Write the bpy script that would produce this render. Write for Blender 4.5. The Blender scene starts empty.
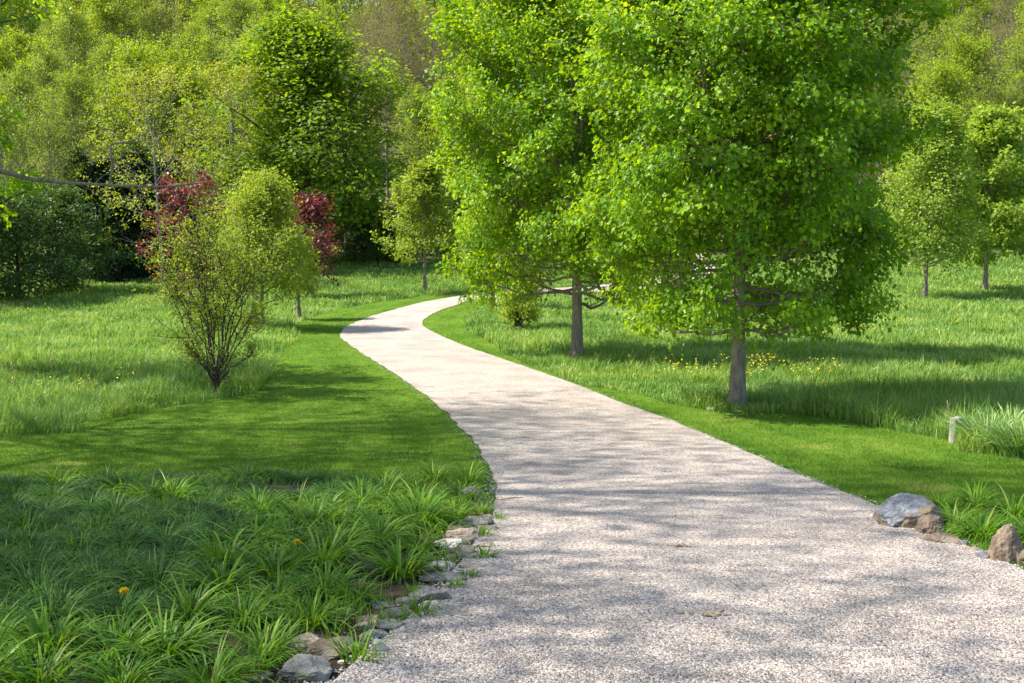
import bpy, bmesh, math, random
import numpy as np
from mathutils import Vector, geometry, noise as mnoise

random.seed(7)
rng = np.random.default_rng(7)
scene = bpy.context.scene
COL = scene.collection

# ------------------------------------------------------------------ camera, light, exposure
EYE = 1.65
F = 1080.0
PITCH = math.atan((341.5 - 220.0) / F)
cam_d = bpy.data.cameras.new('camera')
cam_d.lens = 36 * F / 1024
cam_d.sensor_width = 36
cam_d.clip_end = 2000
cam = bpy.data.objects.new('camera', cam_d)
cam.location = (0, 0, EYE)
cam.rotation_euler = (math.pi / 2 - PITCH, 0, 0)
COL.objects.link(cam)
scene.camera = cam

SUN_EL = math.radians(51)
SUN_TRAVEL = Vector((1.0, -0.03, 0)).normalized()      # horizontal direction in which shadows fall
world = bpy.data.worlds.new('World')
scene.world = world
world.use_nodes = True
wn = world.node_tree
sky = wn.nodes.new('ShaderNodeTexSky')
sky.sky_type = 'NISHITA'
sky.sun_disc = False
sky.sun_elevation = SUN_EL
to_sun = Vector((-SUN_TRAVEL.x, -SUN_TRAVEL.y, 0))
sky.sun_rotation = math.atan2(to_sun.x, to_sun.y)
bg = wn.nodes['Background']
bg.inputs[1].default_value = 0.135
wn.links.new(sky.outputs[0], bg.inputs[0])

sun_d = bpy.data.lights.new('sun', 'SUN')
sun_d.energy = 4.7
sun_d.angle = math.radians(0.6)
sun_d.color = (1.0, 0.95, 0.86)
sun = bpy.data.objects.new('sun', sun_d)
light_dir = Vector((SUN_TRAVEL.x * math.cos(SUN_EL), SUN_TRAVEL.y * math.cos(SUN_EL), -math.sin(SUN_EL)))
sun.rotation_euler = light_dir.to_track_quat('-Z', 'Y').to_euler()
sun.location = (-30, 0, 40)
COL.objects.link(sun)

scene.view_settings.view_transform = 'Standard'
scene.view_settings.look = 'None'
scene.view_settings.gamma = 1
scene.view_settings.use_curve_mapping = False
scene.view_settings.exposure = 1.2
scene.render.engine = 'CYCLES'
cy = scene.cycles
cy.max_bounces = 7
cy.diffuse_bounces = 3
cy.glossy_bounces = 2
cy.transmission_bounces = 5
cy.transparent_max_bounces = 4
cy.caustics_reflective = False
cy.caustics_refractive = False
cy.sample_clamp_indirect = 6
cy.use_denoising = True

# ------------------------------------------------------------------ terrain
_Y = [-60, -20, 0, 5, 8, 11.3, 17.5, 24.5, 34, 50, 60, 68, 75, 84, 95, 110, 135, 180, 260, 420]
_D = [1.2, 1.3, 1.65, 2.05, 2.42, 2.82, 3.40, 3.63, 3.85, 3.97, 3.88, 3.6, 3.15, 2.2, 0.0, -4.5, -13, -29, -50, -70]
_ty = np.arange(-80, 460, 0.25)
_td = np.interp(_ty, _Y, _D)
_k = np.hanning(15); _k /= _k.sum()
_td = np.convolve(np.pad(_td, 7, mode='edge'), _k, mode='valid')


def hz(x, y):
    """terrain height"""
    x = np.asarray(x, float); y = np.asarray(y, float)
    z = EYE - np.interp(y, _ty, _td)
    far = np.clip((y - 22) / 25, 0, 1)
    z = z + far * (0.10 * np.sin(x * .21 + 1) * np.sin(y * .17) + 0.05 * np.sin(x * .5 + y * .33))
    side = np.clip((np.abs(x) - 40) / 60, 0, 1)
    z = z + side ** 2 * 14 * np.clip((y + 20) / 60, 0, 1)
    return z


def H1(x, y):
    return float(hz(x, y))


def ray(px, py):
    a = (px - 512) / F
    b = -(py - 341.5) / F
    cp, sp = math.cos(PITCH), math.sin(PITCH)
    return Vector((a, cp + b * sp, -sp + b * cp))


def g(px, py):
    """where the ground seen at a photo pixel lies"""
    d = ray(px, py)
    last = 0.5
    for i in range(1, 6000):
        t = 0.5 + i * 0.05
        if EYE + d.z * t < H1(d.x * t, d.y * t):
            last = t
            break
        last = t
    return (d.x * last, d.y * last)


def at(px, Y):
    """x of a photo column at depth Y (column at the horizon)"""
    return (px - 512) / F * Y * 1.006


# ------------------------------------------------------------------ node helpers
def mat(name):
    m = bpy.data.materials.new(name)
    m.use_nodes = True
    nt = m.node_tree
    nt.nodes.clear()
    return m, nt, nt.nodes, nt.links


def ramp(nodes, stops, interp='LINEAR'):
    r = nodes.new('ShaderNodeValToRGB')
    r.color_ramp.interpolation = interp
    els = r.color_ramp.elements
    while len(els) < len(stops):
        els.new(0.5)
    for e, (p, c) in zip(els, stops):
        e.position = p
        e.color = (c[0], c[1], c[2], 1)
    return r


def foliage(name, stops, trans=0.42, tcol=(1.5, 1.35, 0.5), rough=0.45, spec=0.35, patch=None, patch_scale=0.25):
    """leaf or blade: ramp by the per-leaf attribute, diffuse + gloss + translucence"""
    m, nt, N, L = mat(name)
    out = N.new('ShaderNodeOutputMaterial')
    at_ = N.new('ShaderNodeAttribute'); at_.attribute_name = 'rnd'
    r = ramp(N, stops)
    L.new(at_.outputs['Fac'], r.inputs[0])
    col = r.outputs[0]
    if patch:
        tc = N.new('ShaderNodeTexCoord')
        ns = N.new('ShaderNodeTexNoise'); ns.inputs['Scale'].default_value = patch_scale
        ns.inputs['Detail'].default_value = 3
        L.new(tc.outputs['Object'], ns.inputs[0])
        rr = ramp(N, [(0.42, (0, 0, 0)), (0.6, (1, 1, 1))])
        L.new(ns.outputs[0], rr.inputs[0])
        mx = N.new('ShaderNodeMix'); mx.data_type = 'RGBA'; mx.blend_type = 'MULTIPLY'
        L.new(rr.outputs[0], mx.inputs[0])
        L.new(col, mx.inputs[6]); mx.inputs[7].default_value = (*patch, 1)
        col = mx.outputs[2]
    p = N.new('ShaderNodeBsdfPrincipled')
    p.inputs['Roughness'].default_value = rough
    p.inputs['Specular IOR Level'].default_value = spec
    L.new(col, p.inputs['Base Color'])
    t = N.new('ShaderNodeBsdfTranslucent')
    mm = N.new('ShaderNodeMix'); mm.data_type = 'RGBA'; mm.blend_type = 'MULTIPLY'
    mm.inputs[0].default_value = 1
    L.new(col, mm.inputs[6]); mm.inputs[7].default_value = (*tcol, 1)
    L.new(mm.outputs[2], t.inputs[0])
    ms = N.new('ShaderNodeMixShader'); ms.inputs[0].default_value = trans
    L.new(p.outputs[0], ms.inputs[1]); L.new(t.outputs[0], ms.inputs[2])
    L.new(ms.outputs[0], out.inputs[0])
    return m


def noisy(name, stops, scale=3.0, detail=6, rough=0.9, bump=0.3, bump_scale=None, spec=0.2, stretch=(1, 1, 1), dist=0.02, moss=None):
    m, nt, N, L = mat(name)
    out = N.new('ShaderNodeOutputMaterial')
    tc = N.new('ShaderNodeTexCoord')
    mp = N.new('ShaderNodeMapping'); mp.inputs['Scale'].default_value = stretch
    L.new(tc.outputs['Object'], mp.inputs[0])
    ns = N.new('ShaderNodeTexNoise'); ns.inputs['Scale'].default_value = scale
    ns.inputs['Detail'].default_value = detail; ns.inputs['Roughness'].default_value = 0.65
    L.new(mp.outputs[0], ns.inputs[0])
    r = ramp(N, stops); L.new(ns.outputs[0], r.inputs[0])
    col = r.outputs[0]
    if moss:
        n3 = N.new('ShaderNodeTexNoise'); n3.inputs['Scale'].default_value = moss[1]; n3.inputs['Detail'].default_value = 4
        L.new(tc.outputs['Object'], n3.inputs[0])
        rr = ramp(N, [(moss[2], (0, 0, 0)), (moss[2] + .08, (1, 1, 1))]); L.new(n3.outputs[0], rr.inputs[0])
        mx = N.new('ShaderNodeMix'); mx.data_type = 'RGBA'
        L.new(rr.outputs[0], mx.inputs[0]); L.new(col, mx.inputs[6]); mx.inputs[7].default_value = (*moss[0], 1)
        col = mx.outputs[2]
    p = N.new('ShaderNodeBsdfPrincipled')
    p.inputs['Roughness'].default_value = rough
    p.inputs['Specular IOR Level'].default_value = spec
    L.new(col, p.inputs['Base Color'])
    n2 = N.new('ShaderNodeTexNoise'); n2.inputs['Scale'].default_value = bump_scale or scale * 4
    n2.inputs['Detail'].default_value = 6
    L.new(mp.outputs[0], n2.inputs[0])
    b = N.new('ShaderNodeBump'); b.inputs['Strength'].default_value = bump; b.inputs['Distance'].default_value = dist
    L.new(n2.outputs[0], b.inputs['Height']); L.new(b.outputs[0], p.inputs['Normal'])
    L.new(p.outputs[0], out.inputs[0])
    return m


# ------------------------------------------------------------------ mesh helpers
def build_mesh(name, V, faces, rnd=None, smooth=False):
    """faces: list of int arrays (n,k), k may differ between arrays"""
    me = bpy.data.meshes.new(name)
    V = np.ascontiguousarray(V, dtype=np.float32)
    faces = [np.asarray(f) for f in faces if len(f)]
    loops = np.concatenate([f.ravel() for f in faces]).astype(np.int32)
    sizes = np.concatenate([np.full(len(f), f.shape[1]) for f in faces])
    starts = np.concatenate([[0], np.cumsum(sizes)[:-1]]).astype(np.int32)
    me.vertices.add(len(V)); me.vertices.foreach_set('co', V.ravel())
    me.loops.add(len(loops)); me.loops.foreach_set('vertex_index', loops)
    me.polygons.add(len(starts)); me.polygons.foreach_set('loop_start', starts)
    try:
        me.polygons.foreach_set('loop_total', sizes.astype(np.int32))
    except Exception:
        pass
    me.polygons.foreach_set('use_smooth', np.full(len(starts), smooth))
    if rnd is not None:
        a = me.attributes.new('rnd', 'FLOAT', 'POINT')
        a.data.foreach_set('value', np.asarray(rnd, np.float32))
    me.update(calc_edges=True)
    return me


def link(name, me, m, parent=None, loc=None):
    o = bpy.data.objects.new(name, me)
    if m is not None:
        me.materials.clear()
        for x in (m if isinstance(m, list) else [m]):
            me.materials.append(x)
    COL.objects.link(o)
    if parent is not None:
        o.parent = parent
    if loc is not None:
        o.location = loc
    return o


def tag(o, label=None, cat=None, group=None, kind=None):
    if label: o['label'] = label
    if cat: o['category'] = cat
    if group: o['group'] = group
    if kind: o['kind'] = kind
    return o


def thing(name, label, cat, loc, rz=0, group=None):
    o = bpy.data.objects.new(name, None)
    o.empty_display_size = .2
    COL.objects.link(o)
    o.location = loc; o.rotation_euler = (0, 0, rz)
    return tag(o, label, cat, group)


def dup(root, label, loc, rz, sc=1.0, group=None, cat=None):
    r = root.copy(); COL.objects.link(r)
    r.location = loc; r.rotation_euler = (0, 0, rz)
    r.scale = sc if isinstance(sc, tuple) else (sc, sc, sc)
    r['label'] = label
    if group: r['group'] = group
    if cat: r['category'] = cat
    for ch in list(root.children):
        c = ch.copy(); COL.objects.link(c); c.parent = r
        for gc in list(ch.children):
            d = gc.copy(); COL.objects.link(d); d.parent = c
    return r


def norm(v):
    return v / np.maximum(np.linalg.norm(v, axis=-1, keepdims=True), 1e-9)


def tubes(P, R, S):
    """P (N,K,3) paths, R (N,K) radii, S sides -> verts, quads"""
    N_, K, _ = P.shape
    T = np.empty_like(P)
    T[:, 1:-1] = P[:, 2:] - P[:, :-2]
    T[:, 0] = P[:, 1] - P[:, 0]; T[:, -1] = P[:, -1] - P[:, -2]
    T = norm(T)
    ref = np.where(np.abs(T[:, :1, 2:3]) > 0.8, np.array([1., 0, 0]), np.array([0, 0, 1.]))
    ref = np.broadcast_to(ref, T.shape)
    U = norm(np.cross(T, ref)); W = np.cross(T, U)
    a = np.arange(S) / S * 2 * np.pi
    V = P[:, :, None] + R[:, :, None, None] * (U[:, :, None] * np.cos(a)[:, None] + W[:, :, None] * np.sin(a)[:, None])
    idx = np.arange(N_ * K * S).reshape(N_, K, S)
    A = idx[:, :-1]; B = idx[:, 1:]
    q = np.stack([A, np.roll(A, -1, 2), np.roll(B, -1, 2), B], -1).reshape(-1, 4)
    return V.reshape(-1, 3), q


class Acc:
    def __init__(s):
        s.V = []; s.F = []; s.n = 0; s.r = []

    def add(s, V, fs, rnd=None):
        s.V.append(V)
        for f in fs:
            s.F.append(np.asarray(f) + s.n)
        s.n += len(V)
        s.r.append(np.full(len(V), .5) if rnd is None else rnd)

    def mesh(s, name, smooth=False):
        return build_mesh(name, np.concatenate(s.V), s.F, np.concatenate(s.r), smooth)


LEAF_MAPLE = np.array([(0, 0, 0), (.12, .40, .10), (.42, .24, .04), (.70, .46, .02), (1, 0, -.14),
                       (.12, -.40, .10), (.42, -.24, .04), (.70, -.46, .02)])
TRI_MAPLE = np.array([(0, 2, 1), (0, 4, 2), (2, 4, 3), (0, 5, 6), (0, 6, 4), (6, 7, 4)])
LEAF_KITE = np.array([(0, 0, 0), (.5, .34, .07), (1, 0, -.08), (.5, -.34, .07)])
TRI_KITE = np.array([(0, 2, 1), (0, 3, 2)])


def leaves(P, Dr, Nn, size, rnd, shape='maple'):
    """P positions, Dr leaf direction, Nn approx normal, size (n,)"""
    X = norm(Dr)
    Y = norm(np.cross(Nn, X))
    Z = np.cross(X, Y)
    base, tri = (LEAF_MAPLE, TRI_MAPLE) if shape == 'maple' else (LEAF_KITE, TRI_KITE)
    V = P[:, None] + size[:, None, None] * (X[:, None] * base[None, :, 0:1] + Y[:, None] * base[None, :, 1:2] + Z[:, None] * base[None, :, 2:3])
    n, k = len(P), len(base)
    Fc = (tri[None] + (np.arange(n) * k)[:, None, None]).reshape(-1, 3)
    return V.reshape(-1, 3), Fc, np.repeat(rnd, k)


def tree_meshes(seed, H, R, clear, n1=44, n2=9, n3=7, nl=16, leaf=0.10, shape='maple', env='oval',
                trunk_r=0.14, low_e=12, top_e=68, gap=0.0, droop=0.45, stems=1, jit=0.13, twig=0.45, irregular=0.16, peak=.36, pw=.5, ljit=.25, htop=.83):
    r_ = np.random.default_rng(seed)
    ph = r_.uniform(0, 6.28, 8)

    def envr(z, az):
        t = np.clip((z - clear) / (H - clear), 0, 1)
        if env == 'oval':
            k = math.log(.5) / math.log(peak)
            s = np.sin(np.pi * np.clip(t, 0.0, 1) ** k) ** pw
            s = np.where(t < .15, np.maximum(s, .80), s)
        elif env == 'cone':
            s = (1 - t) ** .9 + .03
        elif env == 'vase':
            s = np.where(t < .55, .28 + .72 * (t / .55) ** .8, np.sqrt(np.clip(1 - ((t - .55) / .45) ** 2, 0, 1)))
        else:
            s = np.sqrt(np.clip(1 - (2 * t - 1) ** 2, 0, 1)) ** .8 * .95 + .05
        n = (np.sin(az * 2 + ph[0] + z * .9) + np.sin(az * 3 + ph[1] - z * 1.3) + np.sin(az * 5 + ph[2] + z * 2.1) * .7
             + np.sin(z * 2.3 + ph[3]) * .6) / 3.3
        return R * s * (1 + irregular * n)

    wood = Acc()
    # trunk(s)
    K = 12
    zs = np.linspace(0, 1, K)
    Htr = H * .93 if stems == 1 else H * .12
    wob = np.stack([np.sin(zs * 5 + ph[4]) - np.sin(ph[4]), np.sin(zs * 4 + ph[5]) - np.sin(ph[5]), zs * 0], -1) * .012 * H * zs[:, None]
    tp = np.stack([zs * 0, zs * 0, zs * Htr], -1) + wob
    tr = trunk_r * (1 - zs * .93) ** .85 + trunk_r * .35 * np.exp(-zs * Htr / .3)
    tp2 = np.concatenate([[tp[0] - [0, 0, .15]], [tp[0] + [0, 0, .05]], [tp[0] + [0, 0, .2]], tp[1:]])
    tr2 = np.concatenate([[trunk_r * 2.3], [trunk_r * 1.65], [trunk_r * 1.25], tr[1:] * 1.0])
    V, q = tubes(tp2[None], tr2[None], 12)
    V += (r_.normal(0, .02, V.shape)) * trunk_r
    wood.add(V, [q])

    def trunk_at(z):
        f = np.clip(z / Htr, 0, 1)
        return np.stack([np.interp(f, zs, tp[:, i]) for i in range(3)], -1)

    # primaries
    u = (np.arange(n1) + r_.uniform(0, 1, n1)) / n1
    if stems == 1:
        h0 = clear + (H * htop - clear) * u ** (1.0 if htop < .9 else .92)
        el = np.radians(low_e + (top_e - low_e) * u ** .8 + r_.normal(0, 6, n1))
    else:
        h0 = .05 + u * Htr * .9
        el = np.radians(np.interp(r_.uniform(0, 1, n1), [0, 1], [low_e, top_e]))
    az = np.arange(n1) * 2.39996 + r_.normal(0, .35, n1)
    st = trunk_at(h0)
    dirh = np.stack([np.cos(az), np.sin(az), 0 * az], -1)
    s = np.linspace(0, 1, 60)[None] * (R * 2.2 if stems == 1 else H * 1.2)
    zz = h0[:, None] + s * np.sin(el)[:, None]
    hh = s * np.cos(el)[:, None]
    ok = (hh <= envr(zz, az[:, None])) & (zz < H)
    if stems > 1:
        ok |= (zz < clear)
    Lp = np.maximum(s[0, np.argmin(ok, 1) - 1], .25)
    Lp = Lp * (1 + .4 * ljit - ljit * r_.uniform(0, 1, n1) ** .8 * 1.3)
    Kp = 9
    sp = np.linspace(0, 1, Kp)
    lowf = np.clip(1 - u * 1.6, 0, 1) if stems == 1 else u * 0
    P1 = st[:, None] + Lp[:, None, None] * sp[None, :, None] * (dirh * np.cos(el)[:, None] + np.array([0, 0, 1.]) * np.sin(el)[:, None])[:, None]
    P1[:, :, 2] += (-lowf[:, None] * .16 + .05) * Lp[:, None] * np.sin(sp * np.pi)[None]
    wv = r_.normal(0, 1, (n1, Kp, 3)).cumsum(1) * .022 * Lp[:, None, None]
    wv -= wv[:, :1]
    P1 += wv
    rad_trunk = np.interp(h0 / Htr if stems == 1 else h0 * 0, zs, tr)
    R0 = np.minimum(rad_trunk * .55, .012 + Lp * .013) if stems == 1 else trunk_r * r_.uniform(.35, .6, n1)
    R1 = R0[:, None] * (1 - .88 * sp[None]) + .002
    V, q = tubes(P1, R1, 6)
    wood.add(V, [q])

    def sample(P, s_):
        """P (N,K,3), s_ (N,M) -> pos (N,M,3), tangent"""
        Kk = P.shape[1]
        f = np.clip(s_, 0, .999) * (Kk - 1)
        i = f.astype(int); fr = (f - i)[..., None]
        n = np.arange(len(P))[:, None]
        a, b = P[n, i], P[n, i + 1]
        return a * (1 - fr) + b * fr, norm(b - a)

    # secondaries
    s2 = (np.arange(n2)[None] + r_.uniform(0, 1, (n1, n2))) / n2
    s2 = (.16 if stems == 1 else .45) + (.84 if stems == 1 else .55) * s2
    p2, t2 = sample(P1, s2)
    side = norm(np.cross(t2, np.array([0, 0, 1.])))
    sg = np.where(np.arange(n2)[None] % 2 == 0, 1, -1)[..., None] * r_.uniform(.35, 1.2, (n1, n2, 1))
    d2 = norm(t2 * .6 + side * sg * .8 + np.array([0, 0, 1.]) * r_.uniform(-.75, 1.0, (n1, n2, 1)))
    L2 = (Lp[:, None] * .40 * (1.15 - s2) + .18 * R * .35 + .12) * r_.uniform(.6, 1.2, (n1, n2))
    e = p2 + d2 * L2[..., None]
    rh = np.hypot(e[..., 0], e[..., 1]); az2 = np.arctan2(e[..., 1], e[..., 0])
    lim = envr(e[..., 2], az2) * 1.04 + .1
    fac = np.clip(lim / np.maximum(rh, 1e-3), .25, 1)
    L2 = L2 * np.where(rh > lim, fac, 1)
    keep = r_.uniform(0, 1, (n1, n2)) > gap
    if stems == 1:
        keep &= r_.uniform(0, 1, (n1, n2)) < np.clip(Lp / (.75 * np.median(Lp)), .3, 1)[:, None]
    if stems == 1 and clear > .8:
        keep &= (p2 + d2 * L2[..., None])[..., 2] > clear - .12
    p2, d2, L2, t2 = p2[keep], d2[keep], L2[keep], t2[keep]
    sp2 = np.linspace(0, 1, 5)
    P2 = p2[:, None] + d2[:, None] * (L2[:, None] * sp2)[..., None]
    P2 += np.cumsum(r_.normal(0, 1, P2.shape), 1) * .03 * L2[:, None, None] * (sp2 > 0)[None, :, None]
    P2[:, :, 2] += .06 * L2[:, None] * sp2 ** 2
    Rr = (.004 + L2 * .007)[:, None] * (1 - .8 * sp2[None])
    V, q = tubes(P2, Rr, 4)
    wood.add(V, [q])
    # twigs
    n2t = len(P2)
    s3 = .15 + .85 * (np.arange(n3)[None] + r_.uniform(0, 1, (n2t, n3))) / n3
    p3, t3 = sample(P2, s3)
    d3 = norm(t3 * .55 + r_.normal(0, .65, p3.shape) + np.array([0, 0, .2]))
    L3 = twig * r_.uniform(.5, 1.2, s3.shape) * np.clip(.5 + L2[:, None] / 1.5, .5, 1)
    p3, d3, L3 = p3.reshape(-1, 3), d3.reshape(-1, 3), L3.ravel()
    sp3 = np.linspace(0, 1, 3)
    P3 = p3[:, None] + d3[:, None] * (L3[:, None] * sp3)[..., None]
    P3[:, :, 2] -= droop * .25 * L3[:, None] * sp3 ** 2
    R3 = np.full((len(P3), 3), .0035 if twig < 1 else .01) * (1 - .6 * sp3)
    V, q = tubes(P3, R3, 3)
    wood.add(V, [q])
    # leaves
    nt = len(P3)
    sl = r_.beta(1.6, .9, (nt, nl))
    pl, tl = sample(P3, sl)
    pl = pl + r_.normal(0, jit, pl.shape) * np.array([1, 1, .8])
    pl = pl.reshape(-1, 3); tl = tl.reshape(-1, 3)
    if stems == 1 and clear > .8:
        lowk = pl[:, 2] > clear - .22 + .12 * r_.normal(0, 1, len(pl))
        inner = (np.hypot(pl[:, 0], pl[:, 1]) < R * .62) & (pl[:, 2] < clear + H * .11)
        lowk &= ~(inner & (np.repeat(r_.uniform(0, 1, len(pl) // nl), nl) < .8))
    else:
        lowk = pl[:, 2] > (H * .28 + .25 * r_.normal(0, 1, len(pl)) if stems > 1 and clear > .3 else -9)
    n = len(pl)
    out = pl - np.array([0, 0, clear + (H - clear) * .35]); out = norm(out)
    dr = norm(tl * .3 + out * .45 + r_.normal(0, .55, (n, 3)) + np.array([0, 0, -droop]))
    nn = norm(out * .55 + np.array([0, 0, .75]) + r_.normal(0, .45, (n, 3)))
    sz = leaf * r_.uniform(.6, 1.3, n)
    tw = np.repeat(r_.uniform(0, 1, nt), nl)
    br = np.repeat(np.repeat(r_.uniform(0, 1, n2t), n3), nl)
    rv = np.clip(.35 * br + .3 * tw + .35 * r_.uniform(0, 1, n), 0, 1)
    V, Fc, rr = leaves(pl[lowk], dr[lowk], nn[lowk], sz[lowk], rv[lowk], shape)
    return wood.mesh('trunk', True), build_mesh('crown', V, [Fc], rr)


def make_tree(name, label, cat, loc, rz, wm, cm, bark, leafm, group=None, sc=1.0):
    t = thing(name, label, cat, loc, rz, group)
    t.scale = (sc, sc, sc)
    link('trunk', wm, bark, t)
    link('crown', cm, leafm, t)
    return t


def in_poly(x, y, poly):
    ins = np.zeros(x.shape, bool)
    n = len(poly)
    j = n - 1
    for i in range(n):
        xi, yi = poly[i]; xj, yj = poly[j]
        c = ((yi > y) != (yj > y))
        with np.errstate(divide='ignore', invalid='ignore'):
            xx = (xj - xi) * (y - yi) / (yj - yi + 1e-12) + xi
        ins ^= c & (x < xx)
        j = i
    return ins


def smooth_line(pts, step=0.35, it=2):
    """Catmull-Rom through pts, resampled"""
    P = [np.array(p, float) for p in pts]
    P = [2 * P[0] - P[1]] + P + [2 * P[-1] - P[-2]]
    out = []
    for i in range(1, len(P) - 2):
        a, b, c, d = P[i - 1:i + 3]
        n = max(2, int(np.linalg.norm(c - b) / step))
        for k in range(n):
            t = k / n
            out.append(.5 * ((2 * b) + (-a + c) * t + (2 * a - 5 * b + 4 * c - d) * t * t + (-a + 3 * b - 3 * c + d) * t ** 3))
    out.append(P[-2])
    return [tuple(p) for p in out]


def rough_line(pts, amp, freq, seed=0):
    out = []
    for i, (x, y) in enumerate(pts):
        n = mnoise.noise(Vector((x * freq, y * freq, seed))) + .5 * mnoise.noise(Vector((x * freq * 3, y * freq * 3, seed + 5)))
        j = min(i + 1, len(pts) - 1); k = max(i - 1, 0)
        tx, ty = pts[j][0] - pts[k][0], pts[j][1] - pts[k][1]
        L = math.hypot(tx, ty) or 1
        out.append((x - ty / L * n * amp, y + tx / L * n * amp))
    return out


def sheet(name, poly, z_off, step, m, label=None, crown_fn=None):
    """flat-lying sheet that follows the terrain, filled inside poly"""
    xs = np.array([p[0] for p in poly]); ys = np.array([p[1] for p in poly])
    gx, gy = np.meshgrid(np.arange(xs.min(), xs.max(), step), np.arange(ys.min(), ys.max(), step))
    gx = gx.ravel() + 1e-3; gy = gy.ravel() + 1e-3
    ins = in_poly(gx, gy, poly)
    pts = [Vector(p) for p in poly] + [Vector((a, b)) for a, b in zip(gx[ins], gy[ins])]
    n = len(poly)
    edges = [(i, (i + 1) % n) for i in range(n)]
    v, e, f, *_ = geometry.delaunay_2d_cdt(pts, edges, [list(range(n))], 1, 1e-4)
    vx = np.array([p.x for p in v]); vy = np.array([p.y for p in v])
    z = hz(vx, vy) + z_off
    if crown_fn is not None:
        z = z + crown_fn(vx, vy)
    me = bpy.data.meshes.new(name)
    me.from_pydata([(a, b, c) for a, b, c in zip(vx, vy, z)], [], [list(q) for q in f])
    me.polygons.foreach_set('use_smooth', np.full(len(me.polygons), True))
    # make the faces look up
    if len(me.polygons) and me.polygons[0].normal.z < 0:
        me.flip_normals()
    o = link(name, me, m)
    tag(o, label, None, None, 'structure')
    return o


# ------------------------------------------------------------------ outlines on the ground
left_px = [(340, 683), (385, 645), (432, 605), (468, 562), (490, 522), (497, 494), (484, 460), (461, 430),
           (430, 400), (390, 372), (356, 350), (341, 337), (347, 327), (368, 318), (402, 308), (438, 300), (478, 293.5)]
right_px = [(1024, 575), (925, 530), (830, 490), (690, 430), (622, 404), (560, 380), (480, 352), (440, 336),
            (422, 325), (430, 316), (452, 307), (486, 299)]
Lw = [g(*p) for p in left_px]
Rw = [g(*p) for p in right_px]
tail_y = Lw[-1][1]
Lw = [(-3.2, -9), (-2.2, -2), (-1.5, 2.2)] + Lw + [(3.2, tail_y + 4.2), (7.5, tail_y + 8.5), (10.5, tail_y + 16), (11, tail_y + 34)]
Rw = [(4.6, -9), (4.2, -2), (3.85, 3)] + Rw + [(5.0, tail_y + .8), (10.5, tail_y + 6), (13.8, tail_y + 15), (14.5, tail_y + 34)]
L_s = smooth_line(Lw); R_s = smooth_line(Rw)
L_r = rough_line(L_s, .07, 1.3, 1); R_r = rough_line(R_s, .05, 1.3, 2)
road_poly = L_r + R_r[::-1]

lawnL_px = [(0, 437), (60, 428), (130, 415), (200, 402), (255, 392), (272, 374), (280, 356), (298, 338), (296, 326), (318, 315),
            (352, 307), (395, 300), (440, 294), (470, 290)]
bed_px = [(0, 480), (90, 478), (200, 474), (300, 478), (400, 484), (470, 487), (499, 494)]
lawnR_px = [(1024, 458), (955, 443), (880, 428), (800, 415), (735, 415), (690, 408), (640, 396), (580, 384), (530, 366), (490, 345),
            (466, 328), (470, 316), (486, 307), (510, 300)]
LLw = [(-22, g(0, 437)[1] - 2)] + [g(*p) for p in lawnL_px]
BEDw = [g(*p) for p in bed_px]
LRw = [(16, g(1024, 458)[1] - 2.5)] + [g(*p) for p in lawnR_px]
outerL = rough_line(smooth_line(LLw), .18, .8, 3)
bedline = smooth_line(BEDw)
outerR = rough_line(smooth_line(LRw), .18, .8, 4)
# inner side of the lawn polygons runs along the middle of the road, hidden below the gravel
mid = [(.5 * (a[0] + b[0]), .5 * (a[1] + b[1])) for a, b in
       zip([L_s[int(i)] for i in np.linspace(0, len(L_s) - 1, 120)], [R_s[int(i)] for i in np.linspace(0, len(R_s) - 1, 120)])]
yb = bedline[-1][1]
mid_sel = []
prev = -99
for p in mid:
    if p[1] > prev and p[1] < tail_y - .5 and p[0] < 5:
        mid_sel.append(p); prev = p[1]
midL = [p for p in mid_sel if p[1] > yb + .4]
lawnL_poly = outerL + [(outerL[-1][0] + .5, outerL[-1][1] - .6)] + midL[::-1] + bedline[::-1] + [(-22, BEDw[0][1])]
lawnR_poly = outerR + [(outerR[-1][0] - .3, outerR[-1][1] + .1)] + mid_sel[::-1] + [(16, -9)]
bed_poly = [(-22, BEDw[0][1])] + bedline + [(bedline[-1][0] + .8, yb - .3), (.0, 6), (-.2, 2), (-.2, -8.5), (-22, -8.5)]

# ------------------------------------------------------------------ ground materials
bark_m = noisy('bark', [(0.3, (.13, .10, .075)), (0.55, (.26, .21, .165)), (.75, (.38, .32, .26))], 9, 8, .95, .8, 26, .1, (1, 1, .35), .03)
bark_dark = noisy('dark_bark', [(0.3, (.035, .028, .022)), (.7, (.11, .09, .07))], 6, 6, .95, .7, 20, .1, (1, 1, .35), .03)
bark_pale = noisy('pale_bark', [(0.3, (.14, .12, .10)), (.7, (.36, .32, .28))], 6, 6, .95, .5, 20, .1, (1, 1, .4), .02)

meadow_soil = noisy('meadow_soil', [(.3, (.035, .07, .014)), (.55, (.06, .125, .022)), (.75, (.10, .15, .035))], .9, 8, .95, .8, 14, .05)
lawn_m = noisy('lawn_turf', [(.28, (.055, .125, .012)), (.5, (.10, .185, .018)), (.72, (.15, .23, .03))], .8, 9, .95, .9, 55, .05, (1, .6, 1), .03,
               moss=((.19, .19, .05), 1.3, .68))
soil_m = noisy('bed_soil', [(.3, (.030, .020, .013)), (.6, (.075, .05, .035)), (.8, (.16, .12, .09))], 22, 6, .95, .9, 60, .1)
litter_m = noisy('woodland_floor', [(.3, (.035, .045, .015)), (.55, (.075, .075, .03)), (.75, (.14, .11, .06))], .25, 8, .95, .8, 3, .05)


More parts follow.
